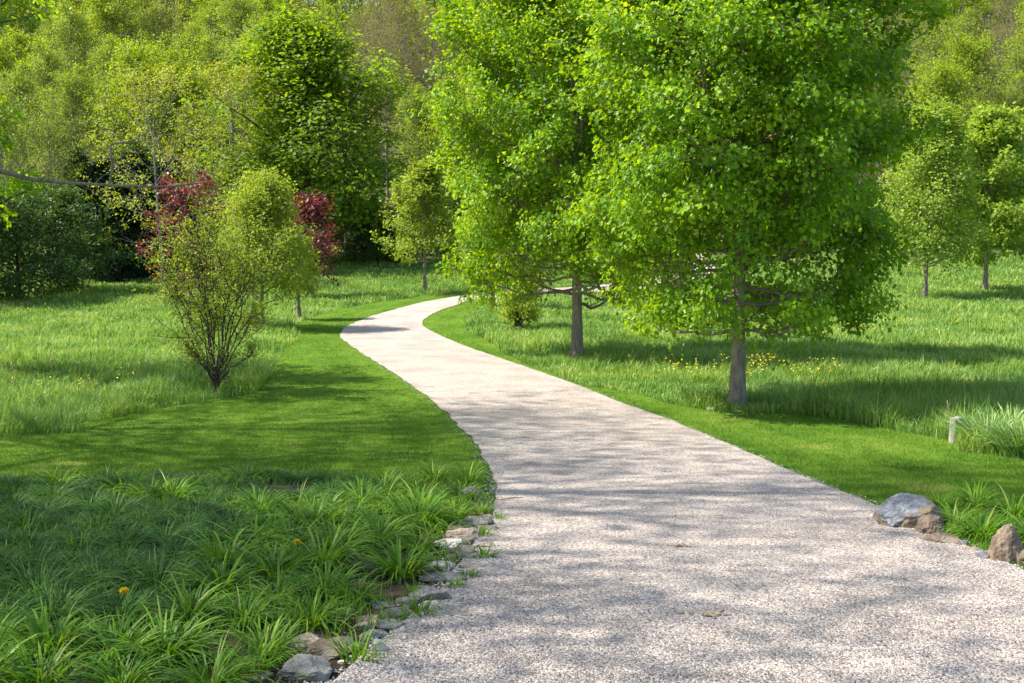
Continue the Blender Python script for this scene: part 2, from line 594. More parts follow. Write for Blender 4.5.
def gravel_material():
    m, nt, N, L = mat('gravel')
    out = N.new('ShaderNodeOutputMaterial')
    tc = N.new('ShaderNodeTexCoord')
    v = N.new('ShaderNodeTexVoronoi'); v.inputs['Scale'].default_value = 72
    L.new(tc.outputs['Object'], v.inputs[0])
    sep = N.new('ShaderNodeSeparateColor'); L.new(v.outputs['Color'], sep.inputs[0])
    r = ramp(N, [(0, (.15, .125, .11)), (.12, (.27, .225, .20)), (.3, (.36, .30, .26)), (.45, (.42, .34, .285)), (.6, (.42, .37, .32)), (.8, (.50, .435, .37)), (1, (.62, .57, .50))])
    L.new(sep.outputs[0], r.inputs[0])
    v2 = N.new('ShaderNodeTexVoronoi'); v2.inputs['Scale'].default_value = 150
    L.new(tc.outputs['Object'], v2.inputs[0])
    s2 = N.new('ShaderNodeSeparateColor'); L.new(v2.outputs['Color'], s2.inputs[0])
    r2 = ramp(N, [(0, (.62, .60, .60)), (.5, (.95, .94, .93)), (1, (1.2, 1.16, 1.1))])
    L.new(s2.outputs[1], r2.inputs[0])
    mx = N.new('ShaderNodeMix'); mx.data_type = 'RGBA'; mx.blend_type = 'MULTIPLY'; mx.inputs[0].default_value = .55
    L.new(r.outputs[0], mx.inputs[6]); L.new(r2.outputs[0], mx.inputs[7])
    ns = N.new('ShaderNodeTexNoise'); ns.inputs['Scale'].default_value = .9; ns.inputs['Detail'].default_value = 7
    L.new(tc.outputs['Object'], ns.inputs[0])
    r3 = ramp(N, [(.3, (.80, .78, .76)), (.5, (1, .985, .97)), (.7, (1.12, 1.11, 1.09))])
    L.new(ns.outputs[0], r3.inputs[0])
    m2 = N.new('ShaderNodeMix'); m2.data_type = 'RGBA'; m2.blend_type = 'MULTIPLY'; m2.inputs[0].default_value = 1
    L.new(mx.outputs[2], m2.inputs[6]); L.new(r3.outputs[0], m2.inputs[7])
    p = N.new('ShaderNodeBsdfPrincipled'); p.inputs['Roughness'].default_value = .85
    p.inputs['Specular IOR Level'].default_value = .2
    L.new(m2.outputs[2], p.inputs['Base Color'])
    b = N.new('ShaderNodeBump'); b.inputs['Strength'].default_value = .9; b.inputs['Distance'].default_value = .012
    b.invert = True
    L.new(v.outputs['Distance'], b.inputs['Height'])
    b2 = N.new('ShaderNodeBump'); b2.inputs['Strength'].default_value = .6; b2.inputs['Distance'].default_value = .02
    L.new(ns.outputs[0], b2.inputs['Height']); L.new(b.outputs[0], b2.inputs['Normal'])
    L.new(b2.outputs[0], p.inputs['Normal'])
    L.new(p.outputs[0], out.inputs[0])
    return m


gravel_m = gravel_material()

# ------------------------------------------------------------------ the ground sheet (reaches the hills)
gxs = np.unique(np.concatenate([np.arange(-300, -48, 8), np.arange(-48, 48.1, .6), np.arange(56, 301, 8)]))
gys = np.unique(np.concatenate([np.arange(-60, -10, 5), np.arange(-10, 90, .5), np.arange(90, 140, 2), np.arange(140, 421, 8)]))
GX, GY = np.meshgrid(gxs, gys)
GZ = hz(GX, GY)
nx, ny = len(gxs), len(gys)
idx = np.arange(nx * ny).reshape(ny, nx)
q = np.stack([idx[:-1, :-1], idx[:-1, 1:], idx[1:, 1:], idx[1:, :-1]], -1).reshape(-1, 4)
me = build_mesh('ground', np.stack([GX, GY, GZ], -1).reshape(-1, 3), [q], None, True)
ground = link('ground', me, [meadow_soil, litter_m])
cy_ = (GY[:-1, :-1] + 0 * GX[:-1, :-1]).ravel(); cx_ = GX[:-1, :-1].ravel()
me.polygons.foreach_set('material_index', ((cy_ > 80 + 4 * np.sin(cx_ * .2)) | (np.abs(cx_) > 60)).astype(np.int32))
tag(ground, None, None, None, 'structure')

sheet('lawn', lawnL_poly, .010, .5, lawn_m)
sheet('lawn', lawnR_poly, .010, .5, lawn_m)
sheet('planting_bed', bed_poly, .016, .4, soil_m)
sheet('driveway', road_poly, .030, .35, gravel_m)

# ------------------------------------------------------------------ grass


def blades(x, y, z, h, w, lean, segs=2, r_=rng, az=None, rnd=None, curl=1.0):
    """tapered arching strips"""
    n = len(x)
    az = r_.uniform(0, 2 * np.pi, n) if az is None else az
    d = np.stack([np.cos(az), np.sin(az), 0 * az], -1)
    fa = az + np.pi / 2 + r_.normal(0, .5, n)
    wd = np.stack([np.cos(fa), np.sin(fa), 0 * fa], -1)
    base = np.stack([x, y, z], -1)
    V = []
    for k in range(segs + 1):
        t = k / segs
        ang = lean * (t ** curl)
        pos = base + d * (h * t * np.sin(ang))[:, None] + np.array([0, 0, 1.]) * (h * t * np.cos(ang * .9))[:, None]
        if k < segs:
            ww = w * (1 - t ** 2 * .75) * (0.75 if k == 0 else 1)
            V.append(pos - wd * (ww / 2)[:, None]); V.append(pos + wd * (ww / 2)[:, None])
        else:
            V.append(pos)
    V = np.stack(V, 1)
    k_ = V.shape[1]
    b0 = np.arange(n)[:, None] * k_
    qs = np.concatenate([b0 + np.array([2 * k, 2 * k + 1, 2 * k + 3, 2 * k + 2]) for k in range(segs - 1)]) if segs > 1 else np.zeros((0, 4), int)
    ts = b0 + np.array([2 * segs - 2, 2 * segs - 1, 2 * segs])
    rnd = r_.uniform(0, 1, n) if rnd is None else rnd
    return V.reshape(-1, 3), [qs, ts], np.repeat(rnd, k_)


def n2(x, y, s, seed):
    """cheap smooth value noise in numpy"""
    x = x * s + seed * 13.7; y = y * s + seed * 7.3
    return (np.sin(x * 1.7 + np.sin(y * 1.3 + seed)) + np.sin(y * 2.1 + np.sin(x * .9 + seed * 2)) + np.sin((x + y) * 1.1 + seed) * .8) / 2.8


def in_view(x, y, m=1.18):
    return np.abs(x) < (.474 * y * m + 1.2)


# meadow
N0 = 2600000
Yr = 13 + 77 * rng.uniform(0, 1, N0) ** 1.35
X = rng.uniform(-1, 1, N0) * (.474 * Yr * 1.2 + 1.5)
dens = (20 / np.maximum(Yr, 16)) ** .35 * np.where(n2(X, Yr, 1.1, 2) > -.25, 1, .55)
keep = rng.uniform(0, 1, N0) < dens * .36
keep &= ~(in_poly(X, Yr, lawnL_poly) | in_poly(X, Yr, lawnR_poly) | in_poly(X, Yr, road_poly) | in_poly(X, Yr, bed_poly))
keep &= (Yr < 82 + 3 * np.sin(X * .3))
X, Yr = X[keep], Yr[keep]
hh = .24 + .13 * n2(X, Yr, .35, 5) + .12 * n2(X, Yr, 1.7, 8) + .09 * n2(X, Yr, 4.7, 18)
hh = np.clip(hh, .09, .6) * rng.uniform(.55, 1.3, len(X))
hh *= np.where((X < -3) & (Yr < 24), 1.35, 1)
hh *= np.where((X > 3.4) & (Yr < 22), 1.6, 1)
w = .013 + .0007 * (Yr - 20)
tone = np.clip(.5 + .26 * n2(X, Yr, .8, 3) + .16 * n2(X, Yr, 3.9, 21) + rng.normal(0, .2, len(X)), 0, 1)
V, Fs, rr = blades(X, Yr, hz(X, Yr) - .01, hh, np.maximum(w, .008) * rng.uniform(.7, 1.5, len(X)), rng.uniform(.15, 1.0, len(X)), 2, rnd=tone)
grass_m = foliage('meadow_grass', [(0, (.10, .18, .03)), (.35, (.20, .31, .05)), (.65, (.31, .43, .08)), (.9, (.43, .53, .14)), (1, (.55, .54, .26))],
                  .38, (1.2, 1.2, .7), .55, .15, patch=(.74, .88, 1.02), patch_scale=.5)
o = link('meadow_grass', build_mesh('meadow_grass', V, Fs, rr), grass_m)
tag(o, None, None, None, 'stuff')
print('meadow', len(X))

# lawn blades
N0 = 2600000
Yr = 6.3 + 53 * rng.uniform(0, 1, N0) ** 2.2
X = rng.uniform(-1, 1, N0) * (.474 * Yr * 1.12 + .8)
keep = (in_poly(X, Yr, lawnL_poly) | in_poly(X, Yr, lawnR_poly)) & ~in_poly(X, Yr, road_poly)
X, Yr = X[keep], Yr[keep]
keep = rng.uniform(0, 1, len(X)) < .75
X, Yr = X[keep], Yr[keep]
hh = .045 * rng.uniform(.5, 1.3, len(X)) * (1 + .25 * n2(X, Yr, 1.3, 4))
V, Fs, rr = blades(X, Yr, hz(X, Yr) + .006, hh, (.006 + .00035 * (Yr - 8)) * rng.uniform(.7, 1.3, len(X)), rng.uniform(.2, 1.2, len(X)), 1,
                   rnd=np.clip(.48 + .22 * n2(X, Yr, .9, 6) + .10 * n2(X, Yr, 4, 9) + .4 * (n2(X, Yr, 1.6, 12) > .8) + .13 * np.sign(np.sin((X - np.interp(Yr, [p[1] for p in mid_sel], [p[0] for p in mid_sel])) * 6.28 / 1.2)) + rng.normal(0, .18, len(X)), 0, 1))
lawnb_m = foliage('lawn_grass', [(0, (.055, .13, .010)), (.4, (.105, .215, .018)), (.8, (.17, .29, .028)), (1, (.32, .35, .08))],
                  .3, (1.3, 1.2, .5), .6, .12)
o = link('lawn_grass', build_mesh('lawn_grass', V, Fs, rr), lawnb_m)
tag(o, None, None, None, 'stuff')
print('lawn', len(X))

# yellow flowers in the meadow
fx, fy, fs = [], [], []
for (px, py, n, sx, sy) in [(850, 338, 45, 22, 5), (828, 344, 16, 10, 3), (758, 372, 26, 10, 3), (700, 372, 10, 30, 4), (930, 352, 10, 40, 8), (820, 385, 16, 30, 6), (60, 395, 12, 60, 8),
                            (140, 320, 20, 90, 12), (680, 385, 10, 15, 4), (745, 385, 12, 12, 4), (960, 330, 12, 50, 8)]:
    for _ in range(int(n * 1.6)):
        a = g(px + random.gauss(0, sx), py + random.gauss(0, sy))
        if not in_poly(np.array([a[0]]), np.array([a[1]]), lawnR_poly)[0]:
            fx.append(a[0]); fy.append(a[1])
fx = np.array(fx); fy = np.array(fy)
P = []
rv = np.random.default_rng(3)
acc = Acc()
for k in range(3):
    pos = np.stack([fx, fy, hz(fx, fy) + rv.uniform(.34, .5, len(fx))], -1)
    V, Fc, rr = leaves(pos, rv.normal(0, 1, pos.shape) * [1, 1, .3], rv.normal(0, .3, pos.shape) + [0, -.4, 1], np.full(len(fx), .05), rv.uniform(0, 1, len(fx)), 'kite')
    acc.add(V, [Fc], rr)
yel_m = foliage('yellow_petals', [(0, (.75, .50, .02)), (1, (.85, .68, .05))], .3, (1, 1, .5))
o = link('wildflowers', acc.mesh('wildflowers'), yel_m); tag(o, None, None, None, 'stuff')

# ------------------------------------------------------------------ gravel pebbles
def pebbles(x, y, z, s, r_):
    base = np.array([(1, 0, 0), (-1, 0, 0), (0, 1, 0), (0, -1, 0), (0, 0, 1), (0, 0, -1)], float)
    tri = np.array([(0, 2, 4), (2, 1, 4), (1, 3, 4), (3, 0, 4), (2, 0, 5), (1, 2, 5), (3, 1, 5), (0, 3, 5)])
    n = len(x)
    a = r_.uniform(0, 6.28, n)
    ca, sa = np.cos(a), np.sin(a)
    B = base[None] * (1 + r_.uniform(-.3, .3, (n, 6, 3))) + r_.uniform(-.25, .25, (n, 6, 3))
    B = B * s[:, None, None] * np.stack([r_.uniform(.8, 1.4, n), r_.uniform(.7, 1.1, n), r_.uniform(.45, .8, n)], -1)[:, None]
    X_ = B[..., 0] * ca[:, None] - B[..., 1] * sa[:, None]
    Y_ = B[..., 0] * sa[:, None] + B[..., 1] * ca[:, None]
    V = np.stack([X_ + x[:, None], Y_ + y[:, None], B[..., 2] + z[:, None]], -1)
    Fc = (tri[None] + (np.arange(n) * 6)[:, None, None]).reshape(-1, 3)
    return V.reshape(-1, 3), Fc, np.repeat(r_.uniform(0, 1, n), 6)


def stone_ramp_mat(name, stops, rough=.8):
    m, nt, N, L = mat(name)
    out = N.new('ShaderNodeOutputMaterial')
    a = N.new('ShaderNodeAttribute'); a.attribute_name = 'rnd'
    r = ramp(N, stops); L.new(a.outputs['Fac'], r.inputs[0])
    p = N.new('ShaderNodeBsdfPrincipled'); p.inputs['Roughness'].default_value = rough
    p.inputs['Specular IOR Level'].default_value = .2
    L.new(r.outputs[0], p.inputs['Base Color']); L.new(p.outputs[0], out.inputs[0])
    return m


peb_m = stone_ramp_mat('pebble', [(0, (.10, .085, .08)), (.2, (.23, .20, .18)), (.45, (.37, .315, .27)), (.7, (.46, .41, .36)), (1, (.66, .62, .56))])
N0 = 230000
Yr = 3.9 + 13 * rng.uniform(0, 1, N0) ** 1.7
X = rng.uniform(-1, 1, N0) * (.474 * Yr * 1.15 + .5)
k = in_poly(X, Yr, road_poly)
X, Yr = X[k], Yr[k]
s = rng.uniform(.003, .0072, len(X))
ax, ay, az_ = X, Yr, hz(X, Yr) + .031
# loose stones thrown out over the edges
ex, ey = [], []
for line, sd in ((L_r, -1), (R_r, 1)):
    for (x_, y_) in line:
        if 3 < y_ < 30:
            for _ in range(90 if y_ < 12 else 26):
                ex.append(x_ + random.gauss(0, .05 if sd > 0 else .08)); ey.append(y_ + random.uniform(-.2, .2))
ex = np.array(ex); ey = np.array(ey)
ax = np.concatenate([ax, ex]); ay = np.concatenate([ay, ey])
az_ = np.concatenate([az_, hz(ex, ey) + .026]); s = np.concatenate([s, rng.uniform(.004, .011, len(ex))])
V, Fc, rr = pebbles(ax, ay, az_, s, rng)
o = link('gravel', build_mesh('gravel', V, [Fc], rr), peb_m); tag(o, None, None, None, 'stuff')
print('pebbles', len(ax))

# ------------------------------------------------------------------ leaf materials
maple_leaf = foliage('maple_leaf', [(0, (.06, .16, .008)), (.35, (.12, .26, .010)), (.65, (.205, .39, .014)), (.9, (.32, .50, .03)), (1, (.38, .50, .06))],
                     .52, (2.0, 1.45, .35), .4, .3)
young_leaf = foliage('young_leaf', [(0, (.13, .23, .025)), (.5, (.24, .38, .04)), (1, (.40, .52, .08))], .48, (1.7, 1.35, .5), .45, .3)
olive_leaf = foliage('olive_leaf', [(0, (.15, .21, .02)), (.5, (.25, .35, .03)), (.9, (.38, .47, .06)), (1, (.38, .27, .09))], .5, (1.5, 1.3, .5), .5, .3)
red_leaf = foliage('red_leaf', [(0, (.07, .015, .018)), (.5, (.14, .028, .032)), (1, (.30, .10, .08))], .35, (1.8, .7, .7), .4, .4)
yellow_leaf = foliage('yellow_leaf', [(0, (.16, .22, .01)), (.5, (.32, .38, .02)), (1, (.52, .50, .05))], .4, (1.3, 1.2, .4), .5, .3)
forest_green = foliage('forest_green', [(0, (.085, .17, .01)), (.5, (.16, .28, .015)), (1, (.30, .43, .03))], .5, (1.7, 1.4, .4), .5, .3)
forest_yellow = foliage('forest_yellow', [(0, (.13, .20, .012)), (.5, (.22, .32, .02)), (1, (.40, .48, .04))], .5, (1.5, 1.35, .4), .5, .3)
spring_leaf = foliage('spring_leaf', [(0, (.12, .21, .015)), (.5, (.22, .34, .02)), (1, (.42, .52, .05))], .5, (1.6, 1.35, .4), .5, .25)
forest_brown = foliage('forest_brown', [(0, (.12, .10, .04)), (.5, (.20, .18, .07)), (.75, (.22, .26, .05)), (1, (.32, .38, .07))], .45, (1.4, 1.2, .6), .6, .2)
forest_pale = foliage('forest_pale', [(0, (.13, .19, .03)), (.5, (.21, .28, .045)), (1, (.33, .38, .08))], .5, (1.5, 1.35, .5), .5, .3)
conifer_leaf = foliage('conifer_needles', [(0, (.008, .022, .006)), (.6, (.015, .04, .010)), (1, (.03, .06, .015))], .15, (1.2, 1.2, .6), .6, .2)
shrub_leaf = foliage('shrub_leaf', [(0, (.035, .08, .012)), (.5, (.065, .13, .02)), (1, (.12, .19, .04))], .35, (1.4, 1.3, .5), .5, .3)

# ------------------------------------------------------------------ the two big maples by the drive
x, y = g(737, 407)
wm, cm = tree_meshes(11, 14.2, 2.95, 1.35, n1=150, n2=11, n3=9, nl=15, leaf=.084, trunk_r=.13, low_e=5, top_e=66, peak=.33, irregular=.07, jit=.12, pw=.55, ljit=.08, htop=.93)
make_tree('maple_tree', 'nearest big maple right of the drive with a thick bare trunk and shaded right half', 'tree', (x, y, H1(x, y)), .4, wm, cm, bark_m, maple_leaf)
x2, y2 = g(577, 357)
wm, cm = tree_meshes(23, 15.0, 3.75, 1.5, n1=140, n2=11, n3=9, nl=14, leaf=.10, trunk_r=.15, low_e=6, peak=.32, irregular=.05, ljit=.08, htop=.93, jit=.12)
make_tree('maple_tree', 'second big maple on the inside of the bend, bright yellow green in full sun', 'tree', (x2, y2, H1(x2, y2)), 1.4, wm, cm, bark_m, maple_leaf)

# ------------------------------------------------------------------ smaller trees in the meadow
def spot(px, py):
    a = g(px, py)
    return (a[0], a[1], H1(*a))


def hgt(py_top, Y, zbase):
    """height of something standing at depth Y whose top is seen at photo row py_top"""
    d = ray(512, py_top)
    return EYE + d.z * (Y / d.y) - zbase


def planted(name, label, cat, base_px, top_py, half_px, clear_py, seed, leafm, bark=bark_m, rz=0.0, **kw):
    p = spot(*base_px)
    Ht = hgt(top_py, p[1], p[2])
    R_ = half_px / F * p[1]
    cl = max(.1, hgt(clear_py, p[1], p[2]))
    wm, cm = tree_meshes(seed, Ht, R_, cl, **kw)
    return make_tree(name, label, cat, p, rz, wm, cm, bark, leafm)


planted('maple_tree', 'young green tree standing alone at right, left one of the far meadow pair', 'tree', (925, 298), 101, 50, 268, 31, young_leaf,
        n1=90, n2=8, n3=6, nl=8, leaf=.115, trunk_r=.11, low_e=16, top_e=74, irregular=.07, jit=.24, twig=.6, pw=.8, peak=.36, ljit=.2)
planted('maple_tree', 'young green tree at the right edge, right one of the far meadow pair', 'tree', (985, 291), 104, 50, 262, 32, young_leaf,
        n1=44, n2=8, n3=6, nl=11, leaf=.17, trunk_r=.13, low_e=8, irregular=.12, jit=.15, twig=.5, rz=1)
planted('young_tree', 'small light green tree on the left verge where the drive bends away', 'tree', (425, 293), 156, 40, 262, 33, olive_leaf,
        n1=40, n2=8, n3=6, nl=7, leaf=.13, trunk_r=.10, low_e=10, irregular=.35, jit=.12, twig=.6, peak=.3, pw=.9)
planted('young_tree', 'low forked tree with dark stems under the left side of the second maple', 'tree', (518, 328), 268, 34, 312, 34, olive_leaf, bark_dark,
        n1=9, n2=8, n3=6, nl=10, leaf=.10, trunk_r=.09, low_e=30, top_e=75, stems=4, env='vase', jit=.12, twig=.4)
planted('young_tree', 'slim tree with thin trunk beside the far end of the drive', 'tree', (493, 309), 215, 30, 285, 35, young_leaf,
        n1=30, n2=7, n3=5, nl=9, leaf=.14, trunk_r=.09, low_e=15, jit=.14, twig=.45, env='round')
planted('young_tree', 'light green young tree with thin trunk standing behind the many-stemmed sapling', 'tree', (263, 329), 174, 50, 305, 36, olive_leaf,
        n1=40, n2=10, n3=7, nl=9, leaf=.08, trunk_r=.07, low_e=30, top_e=72, jit=.2, twig=.55, peak=.5, pw=.8, gap=.1, irregular=.2, ljit=.4)
planted('young_tree', 'thin green sapling beside the grassy verge left of the bend', 'tree', (299, 320), 232, 18, 298, 37, olive_leaf,
        n1=18, n2=6, n3=4, nl=7, leaf=.11, trunk_r=.09, low_e=25, jit=.1, twig=.4, env='round')
planted('purple_maple', 'dark red leaved tree at left behind the many-stemmed sapling', 'tree', (190, 326), 176, 46, 300, 38, red_leaf,
        n1=20, n2=6, n3=4, nl=6, leaf=.12, trunk_r=.06, low_e=15, jit=.12, twig=.5, env='round', gap=.38, irregular=.4)
planted('purple_maple', 'dark red leaved tree with leaning trunk beside the small trees left of the bend', 'tree', (312, 298), 193, 31, 278, 39, red_leaf,
        n1=26, n2=7, n3=5, nl=6, leaf=.15, trunk_r=.11, low_e=15, jit=.2, twig=.6, pw=.7, ljit=.5, irregular=.4, gap=.35)
planted('sapling', 'airy many-stemmed sapling with small olive leaves at the lawn edge on the left', 'tree', (215, 395), 212, 72, 372, 40, olive_leaf, bark_dark,
        n1=26, n2=13, n3=7, nl=5, leaf=.058, shape='kite', trunk_r=.032, low_e=36, top_e=82, stems=6, env='vase', jit=.045, twig=.26, droop=.2, irregular=.2)

# ------------------------------------------------------------------ trees outside the left edge that shade the foreground
shade = tree_meshes(51, 17, 5.2, 4.0, n1=40, n2=8, n3=6, nl=5, leaf=.10, trunk_r=.15, low_e=15, gap=.05, irregular=.3, jit=.5, twig=.8, env='round')
root = None
for i, (sx, sy, ss, rz_, lb) in enumerate([
        (-11.5, 3.0, 1.0, .3, 'tall leafy shade tree beside the planting bed, nearest the viewer'),
        (-12.8, 10.5, 1.32, 2.0, 'tall leafy shade tree left of the lawn, middle one of its row'),
        (-16.0, 17.5, 1.28, 4.0, 'tall leafy shade tree at the meadow edge, last of its row'),
        (-8.9, 6.6, .60, 1.1, 'small dense unseen tree added to darken the planting bed'),  # out of view, added to deepen the shade over the bed
        (-7.0, -6.0, 1.05, 5.2, 'tall leafy shade tree behind the viewer')]):
    if root is None:
        root = make_tree('shade_tree', lb, 'tree', (sx, sy, H1(sx, sy)), rz_, *shade, bark_dark, maple_leaf, 'shade trees left of the lawn', ss)
    else:
        dup(root, lb, (sx, sy, H1(sx, sy)), rz_, ss)

# ------------------------------------------------------------------ old tree at the left edge with its long bare bough
Yb = 25.0
bx = at(-75, Yb)
bz = H1(bx, Yb)
t = thing('old_tree', 'old tree at the left edge with a long level bare bough reaching into view', 'tree', (bx, Yb, bz), 0)
wm, cm = tree_meshes(61, 11.5, 2.9, 3.0, n1=30, n2=8, n3=6, nl=9, leaf=.12, trunk_r=.2, low_e=5, irregular=.3, jit=.16, gap=.1, env='round')
link('trunk', wm, bark_dark, t); link('crown', cm, maple_leaf, t)


def px_pt(px, py, Y, o0):
    d = ray(px, py); s_ = Y / d.y
    return np.array([d.x * s_ - o0[0], Y - o0[1], EYE + d.z * s_ - o0[2]])


def limb(pts, r0, r1, acc_, sides=7, Y=Yb):
    P_ = np.array([px_pt(a, b, Y + (c if True else 0), (bx, Yb, bz)) for a, b, c in pts])
    P_ = np.array(smooth_line([tuple(p) for p in P_], .3))
    R_ = np.linspace(r0, r1, len(P_))
    V, q_ = tubes(P_[None], R_[None], sides)
    V += rng.normal(0, r1 * .12, V.shape)
    acc_.add(V, [q_])


ac = Acc()
limb([(-75, 180, 0), (-30, 168, 0), (5, 172, .1), (30, 179, .2), (70, 183, 0), (110, 185, -.1), (150, 187, .1), (190, 184, .3), (215, 181, .4)], .075, .012, ac)
limb([(110, 184, -.1), (112, 165, 0), (111, 145, .1), (128, 143, .1), (150, 140, .2), (170, 134, .3)], .03, .008, ac, 5)
limb([(112, 157, 0), (122, 170, 0), (140, 180, .2)], .016, .006, ac, 4)
limb([(40, 180, .1), (60, 160, .4), (78, 130, .6), (92, 118, .8)], .016, .004, ac, 4)
limb([(95, 184, 0), (104, 175, .1), (118, 174, .1), (140, 178, .1), (160, 190, .2), (175, 200, .3)], .012, .004, ac, 4)
limb([(20, 176, .1), (35, 165, .2), (42, 150, .3)], .014, .004, ac, 4)
limb([(150, 187, .1), (165, 205, .1), (178, 216, .2)], .01, .003, ac, 4)
link('bough', ac.mesh('bough', True), bark_m, t)

# ------------------------------------------------------------------ woods at the foot of and up the hillside
protos = {}


def proto(kind):
    if kind in protos:
        return protos[kind]
    if kind == 'green':
        ms = tree_meshes(71, 16, 5.2, 1.2, n1=74, n2=9, n3=6, nl=8, leaf=.19, shape='maple', peak=.38, pw=.7, trunk_r=.25, low_e=8, ljit=.5, jit=.30, twig=1.0, irregular=.34); lm, bk = forest_green, bark_dark
    elif kind == 'yellow':
        ms = tree_meshes(72, 14, 4.4, 3, n1=34, n2=8, n3=6, nl=9, leaf=.22, shape='kite', trunk_r=.18, low_e=15, ljit=.5, jit=.25, twig=.9, irregular=.3, gap=.12, env='round'); lm, bk = forest_yellow, bark_m
    elif kind == 'spring':
        ms = tree_meshes(78, 18, 4.2, 3, n1=46, n2=10, n3=7, nl=7, leaf=.17, shape='kite', trunk_r=.2, low_e=28, ljit=.5, top_e=78, jit=.24, twig=1.0, irregular=.5, gap=.18, peak=.5, pw=.9); lm, bk = spring_leaf, bark_pale
    elif kind == 'pale':
        ms = tree_meshes(73, 15, 4.4, 3, n1=32, n2=8, n3=6, nl=7, leaf=.20, shape='kite', trunk_r=.2, low_e=20, ljit=.5, jit=.25, twig=.9, irregular=.3, gap=.15, env='round'); lm, bk = forest_pale, bark_pale
    elif kind == 'brown':
        ms = tree_meshes(74, 16, 3.8, 4, n1=30, n2=9, n3=7, nl=5, leaf=.14, shape='kite', trunk_r=.17, low_e=35, ljit=.5, jit=.22, twig=.9, irregular=.3, gap=.1, env='round'); lm, bk = forest_brown, bark_pale
    elif kind == 'conifer':
        ms = tree_meshes(75, 13, 3.2, .4, n1=90, n2=8, n3=6, nl=7, leaf=.22, shape='kite', trunk_r=.18, low_e=-8, top_e=20, jit=.12, twig=.4, droop=.7, env='cone', irregular=.12); lm, bk = conifer_leaf, bark_dark
    elif kind == 'shrub':
        ms = tree_meshes(76, 4.2, 2.4, .3, n1=26, n2=8, n3=6, nl=9, leaf=.13, shape='kite', trunk_r=.08, low_e=10, jit=.16, twig=.5, env='round', irregular=.3); lm, bk = shrub_leaf, bark_dark
    elif kind == 'sparse':
        ms = tree_meshes(77, 12, 4.6, 2, n1=30, n2=8, n3=5, nl=6, leaf=.15, shape='kite', trunk_r=.085, low_e=0, jit=.12, twig=.6, env='round', irregular=.35, gap=.1); lm, bk = yellow_leaf, bark_pale
    protos[kind] = (ms, lm, bk)
    return protos[kind]


first = {}
NAMES = {'green': 'broadleaf_tree', 'yellow': 'broadleaf_tree', 'pale': 'broadleaf_tree', 'brown': 'budding_tree', 'spring': 'broadleaf_tree', 'conifer': 'conifer_tree', 'shrub': 'shrub', 'sparse': 'broadleaf_tree'}
PH = {'green': 16, 'yellow': 14, 'pale': 15, 'brown': 16, 'spring': 18, 'conifer': 13, 'shrub': 4.2, 'sparse': 12}


def wood_tree(kind, px, Y, Ht, label, wide=1.0, group='trees of the wooded hillside'):
    x_ = at(px, Y)
    loc = (x_, Y, H1(x_, Y) - .05)
    sc = Ht / PH[kind]
    rz_ = random.uniform(0, 6.28)
    s3 = (sc * wide, sc * wide, sc)
    if kind not in first:
        ms, lm, bk = proto(kind)
        r_ = make_tree(NAMES[kind], label, 'shrub' if kind == 'shrub' else 'tree', loc, rz_, ms[0], ms[1], bk, lm, group)
        r_.scale = s3
        first[kind] = r_
        return r_
    return dup(first[kind], label, loc, rz_, s3, group)


W = wood_tree
# trees and shrubs at the foot of the woods, each seen for itself
W('green', 312, 74, 17.2, 'large round green tree standing out in front of the woods, left of centre', 1.4)
W('sparse', 165, 62, 12.5, 'airy tree with scattered yellow tufts and pale branches in front of the dark conifers', 1.05)
W('sparse', 235, 72, 13.5, 'airy yellow tufted tree just left of the large round green tree', 1.0)
W('conifer', 108, 66, 8.6, 'dark conifer behind the meadow, left one of the dark group')
W('conifer', 138, 69, 9.2, 'dark conifer behind the meadow, middle one of the dark group', 1.15)
W('conifer', 172, 72, 8.8, 'dark conifer behind the meadow, right one of the dark group', 1.1)
W('conifer', 80, 70, 9.4, 'dark conifer peeping over the shrubs at far left')
W('shrub', 22, 53, 5.2, 'grey-green shrub at the left edge of the meadow', 1.1, 'shrubs along the edge of the woods')
W('shrub', 62, 57, 5.4, 'grey-green shrub in front of the dark conifers', 1.0, 'shrubs along the edge of the woods')
W('shrub', -28, 50, 5.6, 'grey-green shrub half cut off by the left edge', 1.1, 'shrubs along the edge of the woods')
W('pale', 12, 60, 11.5, 'thin pale tree with crooked trunk rising over the shrubs at the left edge', .8)
W('pale', 60, 66, 10.5, 'thin pale green tree behind the shrubs at far left', .8)
W('conifer', 372, 80, 5.2, 'low dark evergreen in the shade right of the large round green tree', 1.5)
W('conifer', 410, 82, 5.6, 'low dark evergreen behind the small verge tree', 1.5)
W('shrub', 365, 76, 3.6, 'dark green bush at the foot of the large round green tree', 1.2, 'shrubs along the edge of the woods')
W('shrub', 398, 77, 3.2, 'dark green bush left of the small verge tree', 1.2, 'shrubs along the edge of the woods')
W('shrub', 455, 79, 4.2, 'dark green bush right of the small verge tree', 1.2, 'shrubs along the edge of the woods')
W('shrub', 235, 80, 4.2, 'dark green bush behind the red and green saplings', 1.2, 'shrubs along the edge of the woods')
W('shrub', 275, 80, 4.4, 'dark green bush left of the large round tree trunk', 1.2, 'shrubs along the edge of the woods')
W('shrub', 200, 78, 3.8, 'dark green bush right of the dark conifers', 1.2, 'shrubs along the edge of the woods')
W('shrub', 905, 86, 4.4, 'bush behind the far meadow pair, left of their trunks', 1.2, 'shrubs along the edge of the woods')
W('shrub', 955, 87, 4.6, 'bush seen between the far meadow pair', 1.2, 'shrubs along the edge of the woods')
W('shrub', 1012, 86, 4.6, 'bush at the right edge behind the far meadow pair', 1.2, 'shrubs along the edge of the woods')
W('shrub', 870, 86, 4.4, 'bush showing right of the nearest maple', 1.2, 'shrubs along the edge of the woods')
